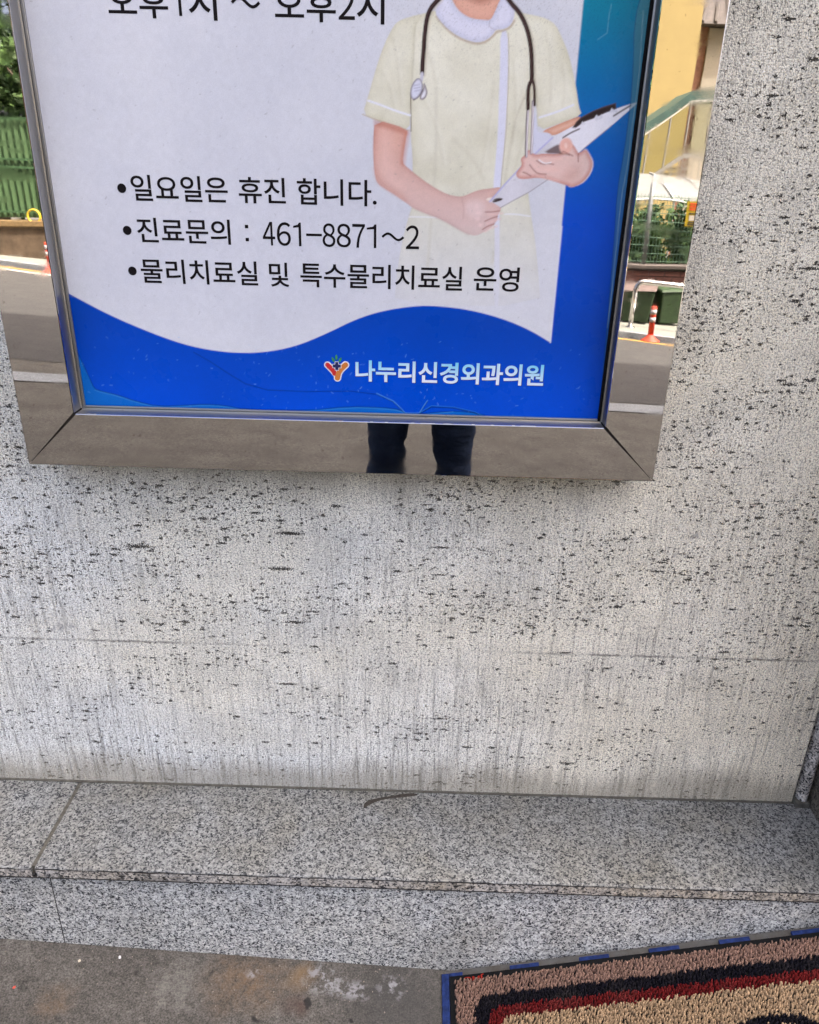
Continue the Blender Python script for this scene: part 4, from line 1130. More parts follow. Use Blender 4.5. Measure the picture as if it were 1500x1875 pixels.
# red letters woven into the rubber edge, read from the street side
co, fs = text_mesh('JMC', 0.02)
lo, hi = co.min(0), co.max(0)
lv = []
for a, b in co:
    x = 0.153 - (a - lo[0]) / (hi[0] - lo[0]) * 0.036
    y = -0.2238 - (b - lo[1]) / (hi[1] - lo[1]) * 0.013
    lv.append(Vector(tilt(x, y, 0.0042)) - Vector(MO))
m = pydata('lettering', lv, fs)
if m.polygons[0].normal.z < 0:
    m.flip_normals()
new_obj('lettering', m, simple('red_lettering', (0.26, 0.022, 0.014), 0.7, spec=0.1), mat_o)
# pile: one small bent tuft after another
px0, px1, py0, py1 = 0.100, 0.818, -0.69, -0.2355
C_TAN, C_NAVY, C_RED, C_BEI = (0.225, 0.140, 0.106), (0.006, 0.006, 0.010), (0.115, 0.0095, 0.010), (0.35, 0.245, 0.145)
def rr_dist(x, y, inset, rad):
    """signed distance inside the rounded rectangle inset from the pile edge"""
    cx, cy = (px0 + px1) / 2, (py0 + py1) / 2
    hx_, hy_ = (px1 - px0) / 2 - inset - rad, (py1 - py0) / 2 - inset - rad
    qx, qy = abs(x - cx) - hx_, abs(y - cy) - hy_
    return rad - (math.hypot(max(qx, 0), max(qy, 0)) + min(max(qx, qy), 0))
tv, tf, tc = [], [], []
sp = 0.0036
ys = np.arange(py0, py1, sp)
for iy, y in enumerate(ys):
    for x in np.arange(px0, px1, sp):
        x_ = x + random.uniform(-0.45, 0.45) * sp + (sp / 2 if iy % 2 else 0)
        y_ = y + random.uniform(-0.45, 0.45) * sp
        jx, jy = x_ + random.gauss(0, 0.0012), y_ + random.gauss(0, 0.0012)
        if rr_dist(jx, jy, 0.032, 0.030) < 0:
            c = C_TAN
        elif rr_dist(jx, jy, 0.0545, 0.030) < 0:
            c = C_NAVY
        elif rr_dist(jx, jy, 0.0735, 0.026) < 0:
            c = C_RED
        else:
            e = ((jx - 0.615) / 0.085) ** 2 + ((jy + 0.40) / 0.045) ** 2
            c = C_NAVY if 0.45 < e < 1.0 else C_BEI
        s = random.uniform(0.7, 1.25)
        dust = max(0.0, mnoise.noise(Vector((x_ * 22, y_ * 22, 2.0)))) * 0.10 + random.random() * 0.03
        c = tuple(v * s * (1 - dust) + d_ * dust for v, d_ in zip(c, (0.20, 0.17, 0.14)))
        h = random.uniform(0.0060, 0.0095)
        rad = random.uniform(0.0012, 0.0018)
        a = random.uniform(0, 6.283)
        ln = random.uniform(0.2, 0.55) * h
        lx, ly = 0.35 * ln + ln * math.cos(a) * 0.6, 0.55 * ln + ln * math.sin(a) * 0.6
        b0 = len(tv)
        a2 = random.uniform(0, 1.57)
        for lvl, (fr, ff) in enumerate(((1.0, 0.0), (1.15, 0.55), (0.8, 0.92))):
            for q in range(4):
                t = a2 + q * math.pi / 2
                xx, yy = x_ + lx * ff * ff + rad * fr * math.cos(t), y_ + ly * ff * ff + rad * fr * math.sin(t)
                tv.append((xx - MO[0], yy - MO[1], rz_(xx, yy) + 0.003 + h * ff - MO[2]))
                tc.append(c)
        for lvl in range(2):
            for q in range(4):
                q2 = (q + 1) % 4
                tf.append((b0 + lvl * 4 + q, b0 + lvl * 4 + q2, b0 + lvl * 4 + 4 + q2, b0 + lvl * 4 + 4 + q))
        tf.append((b0 + 8, b0 + 9, b0 + 10, b0 + 11))
m = pydata('pile', tv, tf)
a_ = m.color_attributes.new('Col', 'FLOAT_COLOR', 'POINT')
a_.data.foreach_set('color', np.concatenate([np.array(tc), np.ones((len(tc), 1))], 1).astype(np.float32).ravel())
pile = new_obj('pile', m, attr_mat('yarn', 0.9, 0.03), mat_o, smooth=True)
pile['kind'] = 'stuff'

# ------------------------------------------------------------------ grit lying on the concrete
gv, gf = [], []
gr_ = random.Random(5)
for _ in range(260):
    x = gr_.uniform(-0.9, 0.05)
    y = -0.206 - abs(gr_.gauss(0, 0.05)) if gr_.random() < 0.6 else gr_.uniform(-0.5, -0.21)
    r = gr_.uniform(0.0006, 0.0020)
    b0 = len(gv)
    for dx, dy, dz in ((1, 0, 0), (0, 1, 0), (-1, 0, 0), (0, -1, 0), (0, 0, 0.8)):
        k = gr_.uniform(0.6, 1.3) * r
        gv.append((x + dx * k, y + dy * k, gz(x, y) + dz * r))
    gf += [(b0, b0 + 1, b0 + 4), (b0 + 1, b0 + 2, b0 + 4), (b0 + 2, b0 + 3, b0 + 4), (b0 + 3, b0, b0 + 4)]
o = new_obj('grit', pydata('grit', gv, gf), simple('grit', (0.22, 0.19, 0.15), 0.9, var=0.6, scale=300))
tag(o, 'fine dark grit scattered on the concrete floor below the ledge', 'grit', kind='stuff')
for nm, lab, col, pts in (('stone_chip', 'small white stone chip on the concrete near the ledge joint', (0.75, 0.74, 0.72), [(-0.534, -0.224, 0.0032)]),
                          ('stone_chip', 'cream stone chip left of the white chip on the concrete', (0.62, 0.55, 0.42), [(-0.605, -0.236, 0.0030)]),
                          ('paper_scrap', 'tiny red paper scrap on the concrete floor', (0.55, 0.08, 0.05), [(-0.70, -0.292, 0.0034)])):
    for x, y, r in pts:
        mb = MB((x, y, gz(x, y)))
        vs = []
        for q in range(6):
            t = q * math.pi / 3
            k = r * gr_.uniform(0.7, 1.2)
            vs += [(x + k * math.cos(t), y + k * math.sin(t), gz(x, y) - 0.0003), (x + k * 0.7 * math.cos(t + 0.3), y + k * 0.7 * math.sin(t + 0.3), gz(x, y) + r * (0.9 if nm == 'stone_chip' else 0.3))]
        fs_ = [(2 * q, 2 * ((q + 1) % 6), 2 * ((q + 1) % 6) + 1, 2 * q + 1) for q in range(6)] + [tuple(2 * q + 1 for q in range(6))]
        mb.add(vs, fs_)
        tag(mb.build(nm, simple(nm + '_tone', col, 0.8)), lab, 'chip' if nm == 'stone_chip' else 'scrap')

# ------------------------------------------------------------------ the photographer, seen only in the steel
PY = -1.55
PO = Vector((0.0, PY, gz(0, PY)))
person = empty('person', PO, 'person in dark blue jeans holding up a phone, mirrored in the lower frame rail', 'person')
gz0 = PO.z
def skin(name, joints, edges, mat, parent, root, sub=3):
    me = pydata(name, [], [])
    me = bpy.data.meshes.new(name)
    me.from_pydata([tuple(Vector(j[0]) - PO) for j in joints], edges, [])
    o = new_obj(name, me, None, parent)
    md = o.modifiers.new('skin', 'SKIN')
    sv_ = me.skin_vertices[0].data
    for i, j in enumerate(joints):
        r = j[1] if isinstance(j[1], tuple) else (j[1], j[1])
        sv_[i].radius = r
        sv_[i].use_root = (i == root)
    ss = o.modifiers.new('sub', 'SUBSURF')
    ss.levels = ss.render_levels = sub
    dg = bpy.context.evaluated_depsgraph_get()
    dg.update()
    m2 = bpy.data.meshes.new_from_object(o.evaluated_get(dg))
    m2.name = name
    o.modifiers.clear()
    o.data = m2
    m2.materials.clear()
    m2.materials.append(mat)
    m2.polygons.foreach_set('use_smooth', [True] * len(m2.polygons))
    return o
M_SKIN = simple('skin', (0.50, 0.31, 0.23), 0.5, var=0.05)
def jeans_material():
    t = NT('dark_denim')
    n = t.noise(t.coord(), 7, 4, 0.6)
    w = t.noise(t.mp((700, 700, 60)), 1.0, 2)
    c = t.mix(t.ramp(n, [(0.35, 0), (0.7, 1)]), (0.010, 0.018, 0.042), (0.030, 0.048, 0.095))
    c = t.mix(1.0, c, t.ramp(w, [(0.3, 0.8), (0.7, 1.2)]), 'MULTIPLY')
    cr_ = t.noise(t.mp((9, 9, 26)), 1.0, 3, 0.6)
    return t.out(c, 0.85, 0.0, t.bump(cr_, 0.5, 0.03), 0.2)
M_JEANS = jeans_material()
M_SHIRT = simple('grey_shirt', (0.10, 0.10, 0.11), 0.85, var=0.1)
L, Rg = (-0.108, 0.125)
zf = lambda x: gz(x, PY)
body = [((0, PY, 0.92), (0.15, 0.10)), ((0, PY + 0.01, 1.10), (0.13, 0.09)), ((0, PY, 1.30), (0.16, 0.10)), ((0, PY - 0.01, 1.42), (0.09, 0.07)), ((0, PY + 0.01, 1.50), 0.052), ((0, PY + 0.03, 1.60), (0.072, 0.088)), ((0, PY + 0.03, 1.69), (0.07, 0.085)),
        ((-0.18, PY, 1.385), 0.055), ((-0.24, PY + 0.05, 1.17), 0.043), ((-0.09, PY + 0.28, 1.33), 0.030),
        ((0.18, PY, 1.385), 0.055), ((0.24, PY + 0.05, 1.17), 0.043), ((0.09, PY + 0.28, 1.33), 0.030),
        ((L + 0.015, PY, 0.84), 0.085), ((L, PY + 0.015, 0.49), 0.055), ((L - 0.005, PY - 0.01, 0.10), 0.036), ((L - 0.01, PY + 0.14, 0.03 + zf(L) + 0.02), 0.03),
        ((Rg - 0.015, PY, 0.84), 0.085), ((Rg, PY + 0.015, 0.49), 0.055), ((Rg + 0.02, PY - 0.01, 0.09), 0.036), ((Rg + 0.03, PY + 0.14, 0.03 + zf(Rg) + 0.02), 0.03)]
skin('body', body, [(0, 1), (1, 2), (2, 3), (3, 4), (4, 5), (5, 6), (3, 7), (7, 8), (8, 9), (3, 10), (10, 11), (11, 12), (0, 13), (13, 14), (14, 15), (15, 16), (0, 17), (17, 18), (18, 19), (19, 20)], M_SKIN, person, 0)
jj = [((0, PY, 0.95), (0.178, 0.125)), ((0, PY, 0.86), (0.165, 0.12)),
      ((L + 0.012, PY, 0.80), 0.098), ((L, PY + 0.01, 0.60), 0.080), ((L, PY + 0.015, 0.48), 0.072), ((L - 0.002, PY, 0.34), 0.069), ((L - 0.005, PY - 0.01, 0.07), 0.064),
      ((Rg - 0.012, PY, 0.80), 0.098), ((Rg, PY + 0.01, 0.60), 0.080), ((Rg + 0.006, PY + 0.015, 0.48), 0.072), ((Rg + 0.012, PY, 0.34), 0.069), ((Rg + 0.02, PY - 0.01, 0.05), 0.064)]
jo = skin('jeans', jj, [(0, 1), (1, 2), (2, 3), (3, 4), (4, 5), (5, 6), (1, 7), (7, 8), (8, 9), (9, 10), (10, 11)], M_JEANS, person, 0)
for v_ in jo.data.vertices:
    w_ = v_.co + PO
    k_ = mnoise.noise(Vector((w_.x * 9, w_.y * 9, w_.z * 17 + w_.x * 14))) * 0.011 + mnoise.noise(Vector((w_.x * 20, w_.y * 20, w_.z * 42))) * 0.005
    v_.co += v_.normal * k_
sh = [((0, PY, 0.90), (0.185, 0.13)), ((0, PY, 1.10), (0.165, 0.115)), ((0, PY, 1.30), (0.185, 0.12)), ((0, PY - 0.005, 1.415), (0.11, 0.085)),
      ((-0.185, PY, 1.385), 0.075), ((-0.23, PY + 0.03, 1.24), 0.063), ((0.185, PY, 1.385), 0.075), ((0.23, PY + 0.03, 1.24), 0.063)]
skin('shirt', sh, [(0, 1), (1, 2), (2, 3), (3, 4), (4, 5), (3, 6), (6, 7)], M_SHIRT, person, 0)
M_HAIR = simple('dark_hair', (0.012, 0.01, 0.009), 0.5, var=0.3, scale=120)
hb = MB(PO)
vs, fs_ = [], []
for i in range(9):
    ph = math.pi / 2 * i / 8
    for k in range(20):
        t = 2 * math.pi * k / 20
        back = 1.0 if math.sin(t) < 0.3 else 0.45
        vs.append((0.089 * math.cos(t) * math.sin(ph * (0.75 + 0.45 * back)), PY + 0.02 + 0.105 * math.sin(t) * math.sin(ph * (0.75 + 0.45 * back)), 1.66 + 0.095 * math.cos(ph * (0.75 + 0.75 * back))))
for i in range(8):
    for k in range(20):
        fs_.append((i * 20 + k, i * 20 + (k + 1) % 20, (i + 1) * 20 + (k + 1) % 20, (i + 1) * 20 + k))
hb.add(vs, fs_).build('hair', M_HAIR, person, smooth=True)
for sx in (-1, 1):
    MB(PO).lathe((sx * 0.03, PY + 0.118, 1.635), [(0.001, -0.008), (0.010, -0.004), (0.010, 0.004), (0.001, 0.008)], 10).build('eye', simple('eye', (0.03, 0.02, 0.02), 0.2), person, smooth=True)
MB(PO).add([(-0.012, PY + 0.112, 1.595), (0.012, PY + 0.112, 1.595), (0, PY + 0.140, 1.598), (0, PY + 0.114, 1.635)], [(0, 1, 2), (1, 3, 2), (3, 0, 2)]).build('nose', M_SKIN, person)
MB(PO).box(-0.022, 0.022, PY + 0.108, PY + 0.117, 1.566, 1.573).build('mouth', simple('lips', (0.35, 0.13, 0.11), 0.5), person, 0.002)
for x in (L - 0.006, Rg + 0.024):
    MB(PO).prism([(PY - 0.10, 0), (PY - 0.10, 0.085), (PY + 0.02, 0.09), (PY + 0.10, 0.055), (PY + 0.17, 0.045), (PY + 0.185, 0.02), (PY + 0.18, 0)], x - 0.046, x + 0.046).build('shoe', simple('black_shoe', (0.02, 0.02, 0.02), 0.6), person, 0.012).location.z += zf(x) 
# hands: palm and five fingers curled round the phone edge
for sx in (-1, 1):
    wx, wy, wz = sx * 0.09, PY + 0.28, 1.33
    hv = [((wx, wy, wz), 0.022), ((sx * 0.072, wy + 0.035, wz + 0.045), (0.024, 0.013))]
    ed = [(0, 1)]
    for q, (dz, ln) in enumerate(((0.058, 0.050), (0.040, 0.056), (0.022, 0.053), (0.006, 0.043))):
        b0 = len(hv)
        hv += [((sx * 0.078, -1.228, wz + dz), 0.0085), ((sx * 0.076, -1.2095, wz + dz + 0.006), 0.0080), ((sx * (0.076 - ln * 0.25), -1.2155, wz + dz + 0.009), 0.0072)]
        ed += [(1, b0), (b0, b0 + 1), (b0 + 1, b0 + 2)]
    b0 = len(hv)
    hv += [((sx * 0.056, -1.238, wz + 0.052), 0.010), ((sx * 0.038, -1.236, wz + 0.070), 0.0088)]
    ed += [(1, b0), (b0, b0 + 1)]
    skin('hand', hv, ed, M_SKIN, person, 0)
ph = MB((0, -1.222, 1.385)).box(-0.073, 0.073, -1.230, -1.2215, 1.350, 1.425).build('smartphone', simple('phone_shell', (0.02, 0.02, 0.022), 0.25), None, 0.003)
tag(ph, 'slim black phone held sideways by the person in jeans', 'phone')

# ------------------------------------------------------------------ street opposite, mirrored in the polished frame
def wz(x, y): return gz(x, y) + 0.08
M_ORANGE = simple('orange_post', (0.52, 0.05, 0.02), 0.6, var=0.1, scale=15)
M_REFL = simple('reflective_band', (0.45, 0.42, 0.42), 0.4, var=0.1)
def bollard(x, y, label):
    z = gz(x, y) + 0.004
    o = empty('road_bollard', (x, y, z), label, 'bollard', 'orange flexible posts along the far kerb')
    MB((x, y, z)).lathe((x, y, z), [(0.13, 0.0), (0.13, 0.02), (0.10, 0.035), (0.06, 0.07), (0.04, 0.10)], 20).build('foot', M_ORANGE, o, smooth=True)
    MB((x, y, z)).lathe((x, y, z), [(0.04, 0.101), (0.038, 0.46), (0.030, 0.472)], 18).build('post', M_ORANGE, o, smooth=True)
    for h in (0.27, 0.37):
        MB((x, y, z)).lathe((x, y, z), [(0.0415, h), (0.0412, h + 0.06)], 18).build('reflective_band', M_REFL, o, smooth=True)
bollard(3.16, -9.62, 'orange post with grey bands mirrored in the rail beside the door')
bollard(-6.12, -12.05, 'orange post mirrored at the edge of the rail farthest from the door')

M_CHROME = steel_material('hoop_steel', 0.12, 0.0)
x0, x1, y = 3.08, 3.84, -10.45
hp = [(x0, y, wz(x0, y)), (x0, y, 0.0 - 0.10)]
for q in np.linspace(0, math.pi / 2, 6):
    hp.append((x0 + 0.09 - 0.09 * math.cos(q), y, -0.10 + 0.13 * math.sin(q)))
for q in np.linspace(math.pi / 2, 0, 6):
    hp.append((x1 - 0.09 + 0.09 * math.cos(q), y, -0.16 + 0.13 * math.sin(q)))
hp += [(x1, y, wz(x1, y))]
h_ = empty('hoop_barrier', (3.46, y, wz(3.46, y)), 'bent steel tube hoop standing on the far pavement', 'barrier')
MB((3.46, y, wz(3.46, y))).tube(hp, 0.035, 14).build('hoop', M_CHROME, h_, smooth=True)
for x in (x0, x1):
    MB((3.46, y, wz(3.46, y))).lathe((x, y, wz(x, y)), [(0.07, 0), (0.07, 0.012), (0.04, 0.02)], 16).build('base_flange', M_CHROME, h_, smooth=True)

M_BIN = simple('green_bin', (0.022, 0.048, 0.014), 0.6, var=0.25, scale=12)
M_BINLID = simple('faded_bin_lid', (0.12, 0.085, 0.075), 0.7, var=0.2, scale=12)
def wheelie(x, y, rz, lid, label):
    z = wz(x, y)
    o = empty('wheelie_bin', (x, y, z), label, 'bin', 'bins against the low brick wall', rz)
    b = MB().add([(-0.20, -0.22, 0.04), (0.20, -0.22, 0.04), (0.20, 0.20, 0.04), (-0.20, 0.20, 0.04), (-0.25, -0.28, 0.50), (0.25, -0.28, 0.50), (0.25, 0.27, 0.50), (-0.25, 0.27, 0.50)],
                 [(3, 2, 1, 0), (4, 5, 6, 7), (0, 1, 5, 4), (1, 2, 6, 5), (2, 3, 7, 6), (3, 0, 4, 7)])
    b.build('bin_body', M_BIN, o, 0.02)
    MB().add([(-0.27, -0.30, 0.502), (0.27, -0.30, 0.502), (0.27, 0.29, 0.502), (-0.27, 0.29, 0.502), (-0.25, -0.28, 0.56), (0.25, -0.28, 0.56), (0.25, 0.24, 0.53), (-0.25, 0.24, 0.53)],
             [(3, 2, 1, 0), (4, 5, 6, 7), (0, 1, 5, 4), (1, 2, 6, 5), (2, 3, 7, 6), (3, 0, 4, 7)]).build('bin_lid', lid, o, 0.01)
    for sx in (-1, 1):
        MB().tube([(sx * 0.205, -0.23, 0.08), (sx * 0.245, -0.23, 0.08)], 0.08, 14).build('wheel', M_RUBBER, o)
wheelie(3.36, -11.25, 0.3, M_BINLID, 'green bin with a faded pink lid behind the steel hoop')
wheelie(3.92, -11.42, -0.1, M_BIN, 'all green bin standing next to the one with a pink lid')

# low brick wall, then mesh fence
M_BRICK = simple('dark_red_brick', (0.10, 0.035, 0.026), 0.8, var=0.3, scale=14)
M_MORT = simple('mortar', (0.12, 0.10, 0.09), 0.9)
def back_y(x): return far_y(x) - 2.35
bang = math.atan(0.274)
bw = empty('brick_wall', (4.5, back_y(4.5), wz(4.5, back_y(4.5))), 'low dark red brick wall under the wire fence', 'wall')
bw.rotation_euler.z = bang
MB().box(-3.0, 4.0, -0.22, -0.01, -0.5, 0.80).build('wall_core', M_MORT, bw)
br = pydata('brick', [(a * 0.118, b * 0.012 - 0.0, c * 0.036) for c in (-1, 1) for a, b in ((-1, -1), (1, -1), (1, 1), (-1, 1))], [(3, 2, 1, 0), (4, 5, 6, 7), (0, 1, 5, 4), (1, 2, 6, 5), (2, 3, 7, 6), (3, 0, 4, 7)])
br.materials.append(M_BRICK)
for r_ in range(9):
    for k in range(10):
        o = bpy.data.objects.new('brick', br)
        COL.objects.link(o)
        o.parent = bw
        o.location = (-1.75 + k * 0.25 + (0.125 if r_ % 2 else 0), 0.0, 0.05 + r_ * 0.085)
MB().box(-3.02, 4.02, -0.26, 0.03, 0.802, 0.86).build('coping', M_MORT, bw, 0.008)
# fence
M_GALV = simple('grey_fence_post', (0.20, 0.21, 0.21), 0.5, 0.3)
M_GREEN = simple('green_wire', (0.08, 0.16, 0.10), 0.5)
fn = empty('mesh_fence', (4.5, back_y(4.5) - 0.12, wz(4.5, back_y(4.5)) + 0.86), 'green wire mesh fence with grey posts on the brick wall', 'fence')
fn.rotation_euler.z = bang
for x in (-2.6, -0.95, 1.45, 3.8):
    MB().tube([(x, 0, 0), (x, 0, 1.33)], 0.038, 10).build('post', M_GALV, fn, smooth=True)
wire = MB()
for z in np.arange(0.05, 1.05, 0.12):
    wire.tube([(-2.6, 0.03, z), (3.8, 0.03, z)], 0.005, 4)
for x in np.arange(-2.6, 3.8, 0.05):
    wire.tube([(x, 0.035, 0.03), (x, 0.035, 1.05)], 0.003, 3)
wire.build('wire_mesh', M_GREEN, fn)['kind'] = 'stuff'
# banner hung on the fence
bx = Vector((4.24, back_y(4.24) + 0.0, 0.0))
bn = empty('fence_banner', (4.20, back_y(4.20) + 0.02, 0.72), 'small yellow banner with red and black lines tied to the wire fence', 'banner')
bn.rotation_euler.z = bang
MB().box(-0.135, 0.135, -0.004, 0.0, 0.0, 0.36).build('cloth', simple('yellow_cloth', (0.42, 0.30, 0.012), 0.7, var=0.06), bn)
for z, hh, c in ((0.235, 0.028, (0.70, 0.10, 0.02)), (0.275, 0.028, (0.70, 0.10, 0.02)), (0.315, 0.022, (0.70, 0.10, 0.02)), (0.02, 0.014, (0.03, 0.03, 0.03)), (0.05, 0.014, (0.03, 0.03, 0.03)), (0.18, 0.014, (0.03, 0.03, 0.03))):
    MB().box(-0.095, 0.095, 0.002, 0.004, z, z + hh).build('printed_line', simple('banner_ink', c, 0.7), bn)
MB().box(-0.085, 0.085, 0.002, 0.004, 0.085, 0.16).build('printed_box', simple('banner_pale', (0.55, 0.50, 0.42), 0.7), bn)

# leafy things
def leaf_mesh(name, n, c, rad, size, seed, shell=0.55):
    r = np.random.default_rng(seed)
    d = r.normal(size=(n, 3))
    d /= np.linalg.norm(d, axis=1)[:, None]
    lump = 0.75 + 0.35 * np.sin(d[:, 0] * 5 + seed) * np.sin(d[:, 1] * 4.3 + 1.7 * seed) + 0.25 * np.sin(d[:, 2] * 7 + seed * 0.7)
    rr = (shell + (1 - shell) * r.random(n)) * lump
    p = np.asarray(c) + d * rr[:, None] * np.asarray(rad)
    a = r.normal(size=(n, 3)); a /= np.linalg.norm(a, axis=1)[:, None]
    b = np.cross(a, r.normal(size=(n, 3))); b /= np.linalg.norm(b, axis=1)[:, None]
    s = size * (0.6 + 0.8 * r.random(n))[:, None]
    v = np.stack([p - a * s, p + b * s * 0.45, p + a * s, p - b * s * 0.45], 1).reshape(-1, 3)
    return pydata(name, v, np.arange(4 * n).reshape(-1, 4))
def leaf_mat(name, c1, c2):
    t = NT(name)
    n = t.noise(t.coord(), 2.2, 3)
    n2 = t.n('TexWhiteNoise', {'Vector': t.mp((9, 9, 9))}).outputs[0]
    c = t.mix(t.ramp(n, [(0.35, 0), (0.65, 1)]), c1, c2)
    c = t.mix(1.0, c, t.ramp(t.noise(t.coord(), 25, 2), [(0.3, 0.6), (0.7, 1.4)]), 'MULTIPLY')
    return t.out(c, 0.6, 0.0, None, 0.3)
M_LEAF_D = leaf_mat('dark_foliage', (0.018, 0.045, 0.012), (0.055, 0.10, 0.022))
M_LEAF_L = leaf_mat('fresh_foliage', (0.05, 0.10, 0.02), (0.13, 0.16, 0.035))
M_BARK = simple('bark', (0.09, 0.065, 0.045), 0.9, var=0.3, scale=18, bump=0.4)
def tree(x, y, h, cr, label, mat, seed):
    z = gz(x, y)
    o = empty('street_tree', (x, y, z), label, 'tree', 'trees behind the green fence')
    tb = MB()
    tb.tube([(0, 0, -0.1), (0.05, 0.02, h * 0.3), (0.0, 0.1, h * 0.6), (0.1, 0.05, h * 0.9)], [0.16, 0.13, 0.09, 0.03], 10)
    for k in range(5):
        a = k * 1.3 + seed
        tb.tube([(0, 0.05, h * (0.35 + 0.08 * k)), (math.cos(a) * cr * 0.4, math.sin(a) * cr * 0.4, h * (0.5 + 0.08 * k)), (math.cos(a) * cr * 0.7, math.sin(a) * cr * 0.7, h * (0.62 + 0.07 * k))], [0.06, 0.04, 0.015], 7)
    tb.build('trunk', M_BARK, o, smooth=True)
    new_obj('crown', leaf_mesh('crown', 5200, (0, 0, h * 0.62), (cr, cr, h * 0.46), 0.11, seed, 0.3), mat, o)
for i, (x, y, h, cr, mt) in enumerate(((-7.6, -17.2, 5.2, 1.7, M_LEAF_D), (-9.6, -17.6, 6.0, 1.9, M_LEAF_D), (-11.6, -18.4, 5.6, 1.9, M_LEAF_L), (-8.7, -20.0, 7.2, 2.2, M_LEAF_L), (-5.2, -18.0, 4.6, 1.5, M_LEAF_D))):
    tree(x, y, h, cr, ('dark leafy tree directly behind the green fence, mirrored in the rail', 'tall dark tree in the middle of the row behind the green fence', 'fresh green tree at the far end of the row behind the green fence', 'tallest pale green tree rising behind the others', 'small dark tree nearest the driveway behind the green fence')[i], mt, i + 1)
def shrub(x, y, zb, r, h, mat, label, seed):
    o = empty('shrub', (x, y, zb), label, 'shrub', 'shrubs behind the wire fence')
    MB().tube([(0, 0, -0.9), (0.02, 0, h * 0.6)], [0.025, 0.01], 6).build('stem', M_BARK, o)
    new_obj('foliage', leaf_mesh('foliage', 900, (0, 0, h * 0.5), (r, r, h * 0.5), 0.06, seed, 0.2), mat, o)
shrub(3.75, -12.7, 0.1, 0.35, 0.9, M_LEAF_D, 'dark shrub behind the fence next to the grey post', 11)
shrub(4.35, -12.6, 0.1, 0.38, 1.0, M_LEAF_D, 'dark shrub behind the fence under the yellow banner', 12)
shrub(4.9, -12.6, 0.1, 0.40, 0.9, M_LEAF_L, 'pale shrub behind the fence past the banner', 13)
for i_, hx0 in enumerate((3.1, 3.9, 4.7, 5.5)):
    o = empty('hedge_plant', (hx0, -13.4, gz(hx0, -13.4) + 0.08), ('dark hedge plant short of the grey fence post', 'dark hedge plant just past the grey fence post', 'dark hedge plant behind the yellow banner', 'last dark hedge plant past the yellow banner')[i_], 'hedge', 'hedge plants behind the wire fence')
    MB().tube([(0, 0, -0.1), (0.02, 0, 1.2)], [0.03, 0.012], 6).build('stem', M_BARK, o)
    new_obj('foliage', leaf_mesh('foliage', 2600, (0, 0, 1.0), (0.62, 0.4, 0.95), 0.075, 40 + i_, 0.1), M_LEAF_D, o)
shrub(3.2, -12.9, 0.1, 0.35, 0.8, M_LEAF_L, 'pale shrub behind the fence short of the grey post', 14)

# white canopy on hoops behind the fence
M_TARP = simple('pale_tarp', (0.15, 0.155, 0.15), 0.6, var=0.1, scale=4)
M_RIB = simple('white_rib', (0.42, 0.42, 0.40), 0.6)
cnp = empty('tarp_canopy', (4.75, -15.6, wz(4.75, -15.6)), 'pale grey tarp canopy on white ribs behind the wire fence', 'canopy')
zc = wz(4.75, -15.6)
v, f = [], []
nx, ny = 9, 7
for i in range(nx):
    for j in range(ny):
        x = -1.5 + 3.0 * i / (nx - 1)
        yy = -1.2 + 2.0 * j / (ny - 1)
        v.append((x, yy, (1.42 - 0.46 * (j / (ny - 1)) ** 1.5 + 0.06 * math.cos((x + 0.3) * 2.2)) - zc))
for i in range(nx - 1):
    for j in range(ny - 1):
        f.append((i * ny + j, (i + 1) * ny + j, (i + 1) * ny + j + 1, i * ny + j + 1))
me_ = pydata('tarp', v, f)
new_obj('tarp', me_, M_TARP, cnp, smooth=True)
for i in range(0, nx, 2):
    MB().tube([Vector(v[i * ny + j]) + Vector((0, 0, 0.02)) for j in range(ny)], 0.018, 6).build('rib', M_RIB, cnp)
    MB().tube([v[i * ny + ny - 1], (v[i * ny + ny - 1][0], v[i * ny + ny - 1][1], -0.4)], 0.02, 6).build('leg', M_RIB, cnp)
MB().tube([Vector(v[i * ny + ny - 1]) + Vector((0, 0.01, 0.0)) for i in range(nx)], 0.022, 6).build('edge_bar', M_RIB, cnp)

# covered outside stair with a green roof edge
M_TEAL = simple('green_roof_edge', (0.035, 0.075, 0.062), 0.55, var=0.15, scale=6)
M_STEELP = simple('grey_stair_steel', (0.20, 0.19, 0.17), 0.6)
st = empty('covered_stair', (5.3, -17.6, gz(5.3, -17.6)), 'outside stair with green roof edge and clear side panels below the yellow house', 'stair')
zs = gz(5.3, -17.6)
path = [(4.1, 1.95), (4.66, 2.36), (5.48, 2.93), (6.5, 2.97)]
def strip(h0, h1, y0_, y1_, name, mat):
    mb = MB((5.3, -17.6, zs))
    for (xa, za), (xb, zb_) in zip(path[:-1], path[1:]):
        mb.add([(xa, y0_, za + h0), (xb, y0_, zb_ + h0), (xb, y1_, zb_ + h0), (xa, y1_, za + h0), (xa, y0_, za + h1), (xb, y0_, zb_ + h1), (xb, y1_, zb_ + h1), (xa, y1_, za + h1)],
               [(3, 2, 1, 0), (4, 5, 6, 7), (0, 1, 5, 4), (1, 2, 6, 5), (2, 3, 7, 6), (3, 0, 4, 7)])
    return mb.build(name, mat, st)
strip(-0.02, 0.16, -18.3, -17.0, 'roof', M_TEAL)
strip(-0.06, -0.03, -17.06, -16.98, 'roof_trim', simple('pale_trim', (0.5, 0.48, 0.44), 0.5))
strip(-1.15, -1.05, -17.06, -16.99, 'stringer', M_STEELP)
for xa, za in ((4.66, 2.36), (5.07, 2.64), (5.48, 2.93), (5.95, 2.95), (6.4, 2.97)):
    MB((5.3, -17.6, zs)).tube([(xa, -17.02, za - 0.05), (xa, -17.02, za - 1.6)], 0.022, 8).build('post', M_STEELP, st)
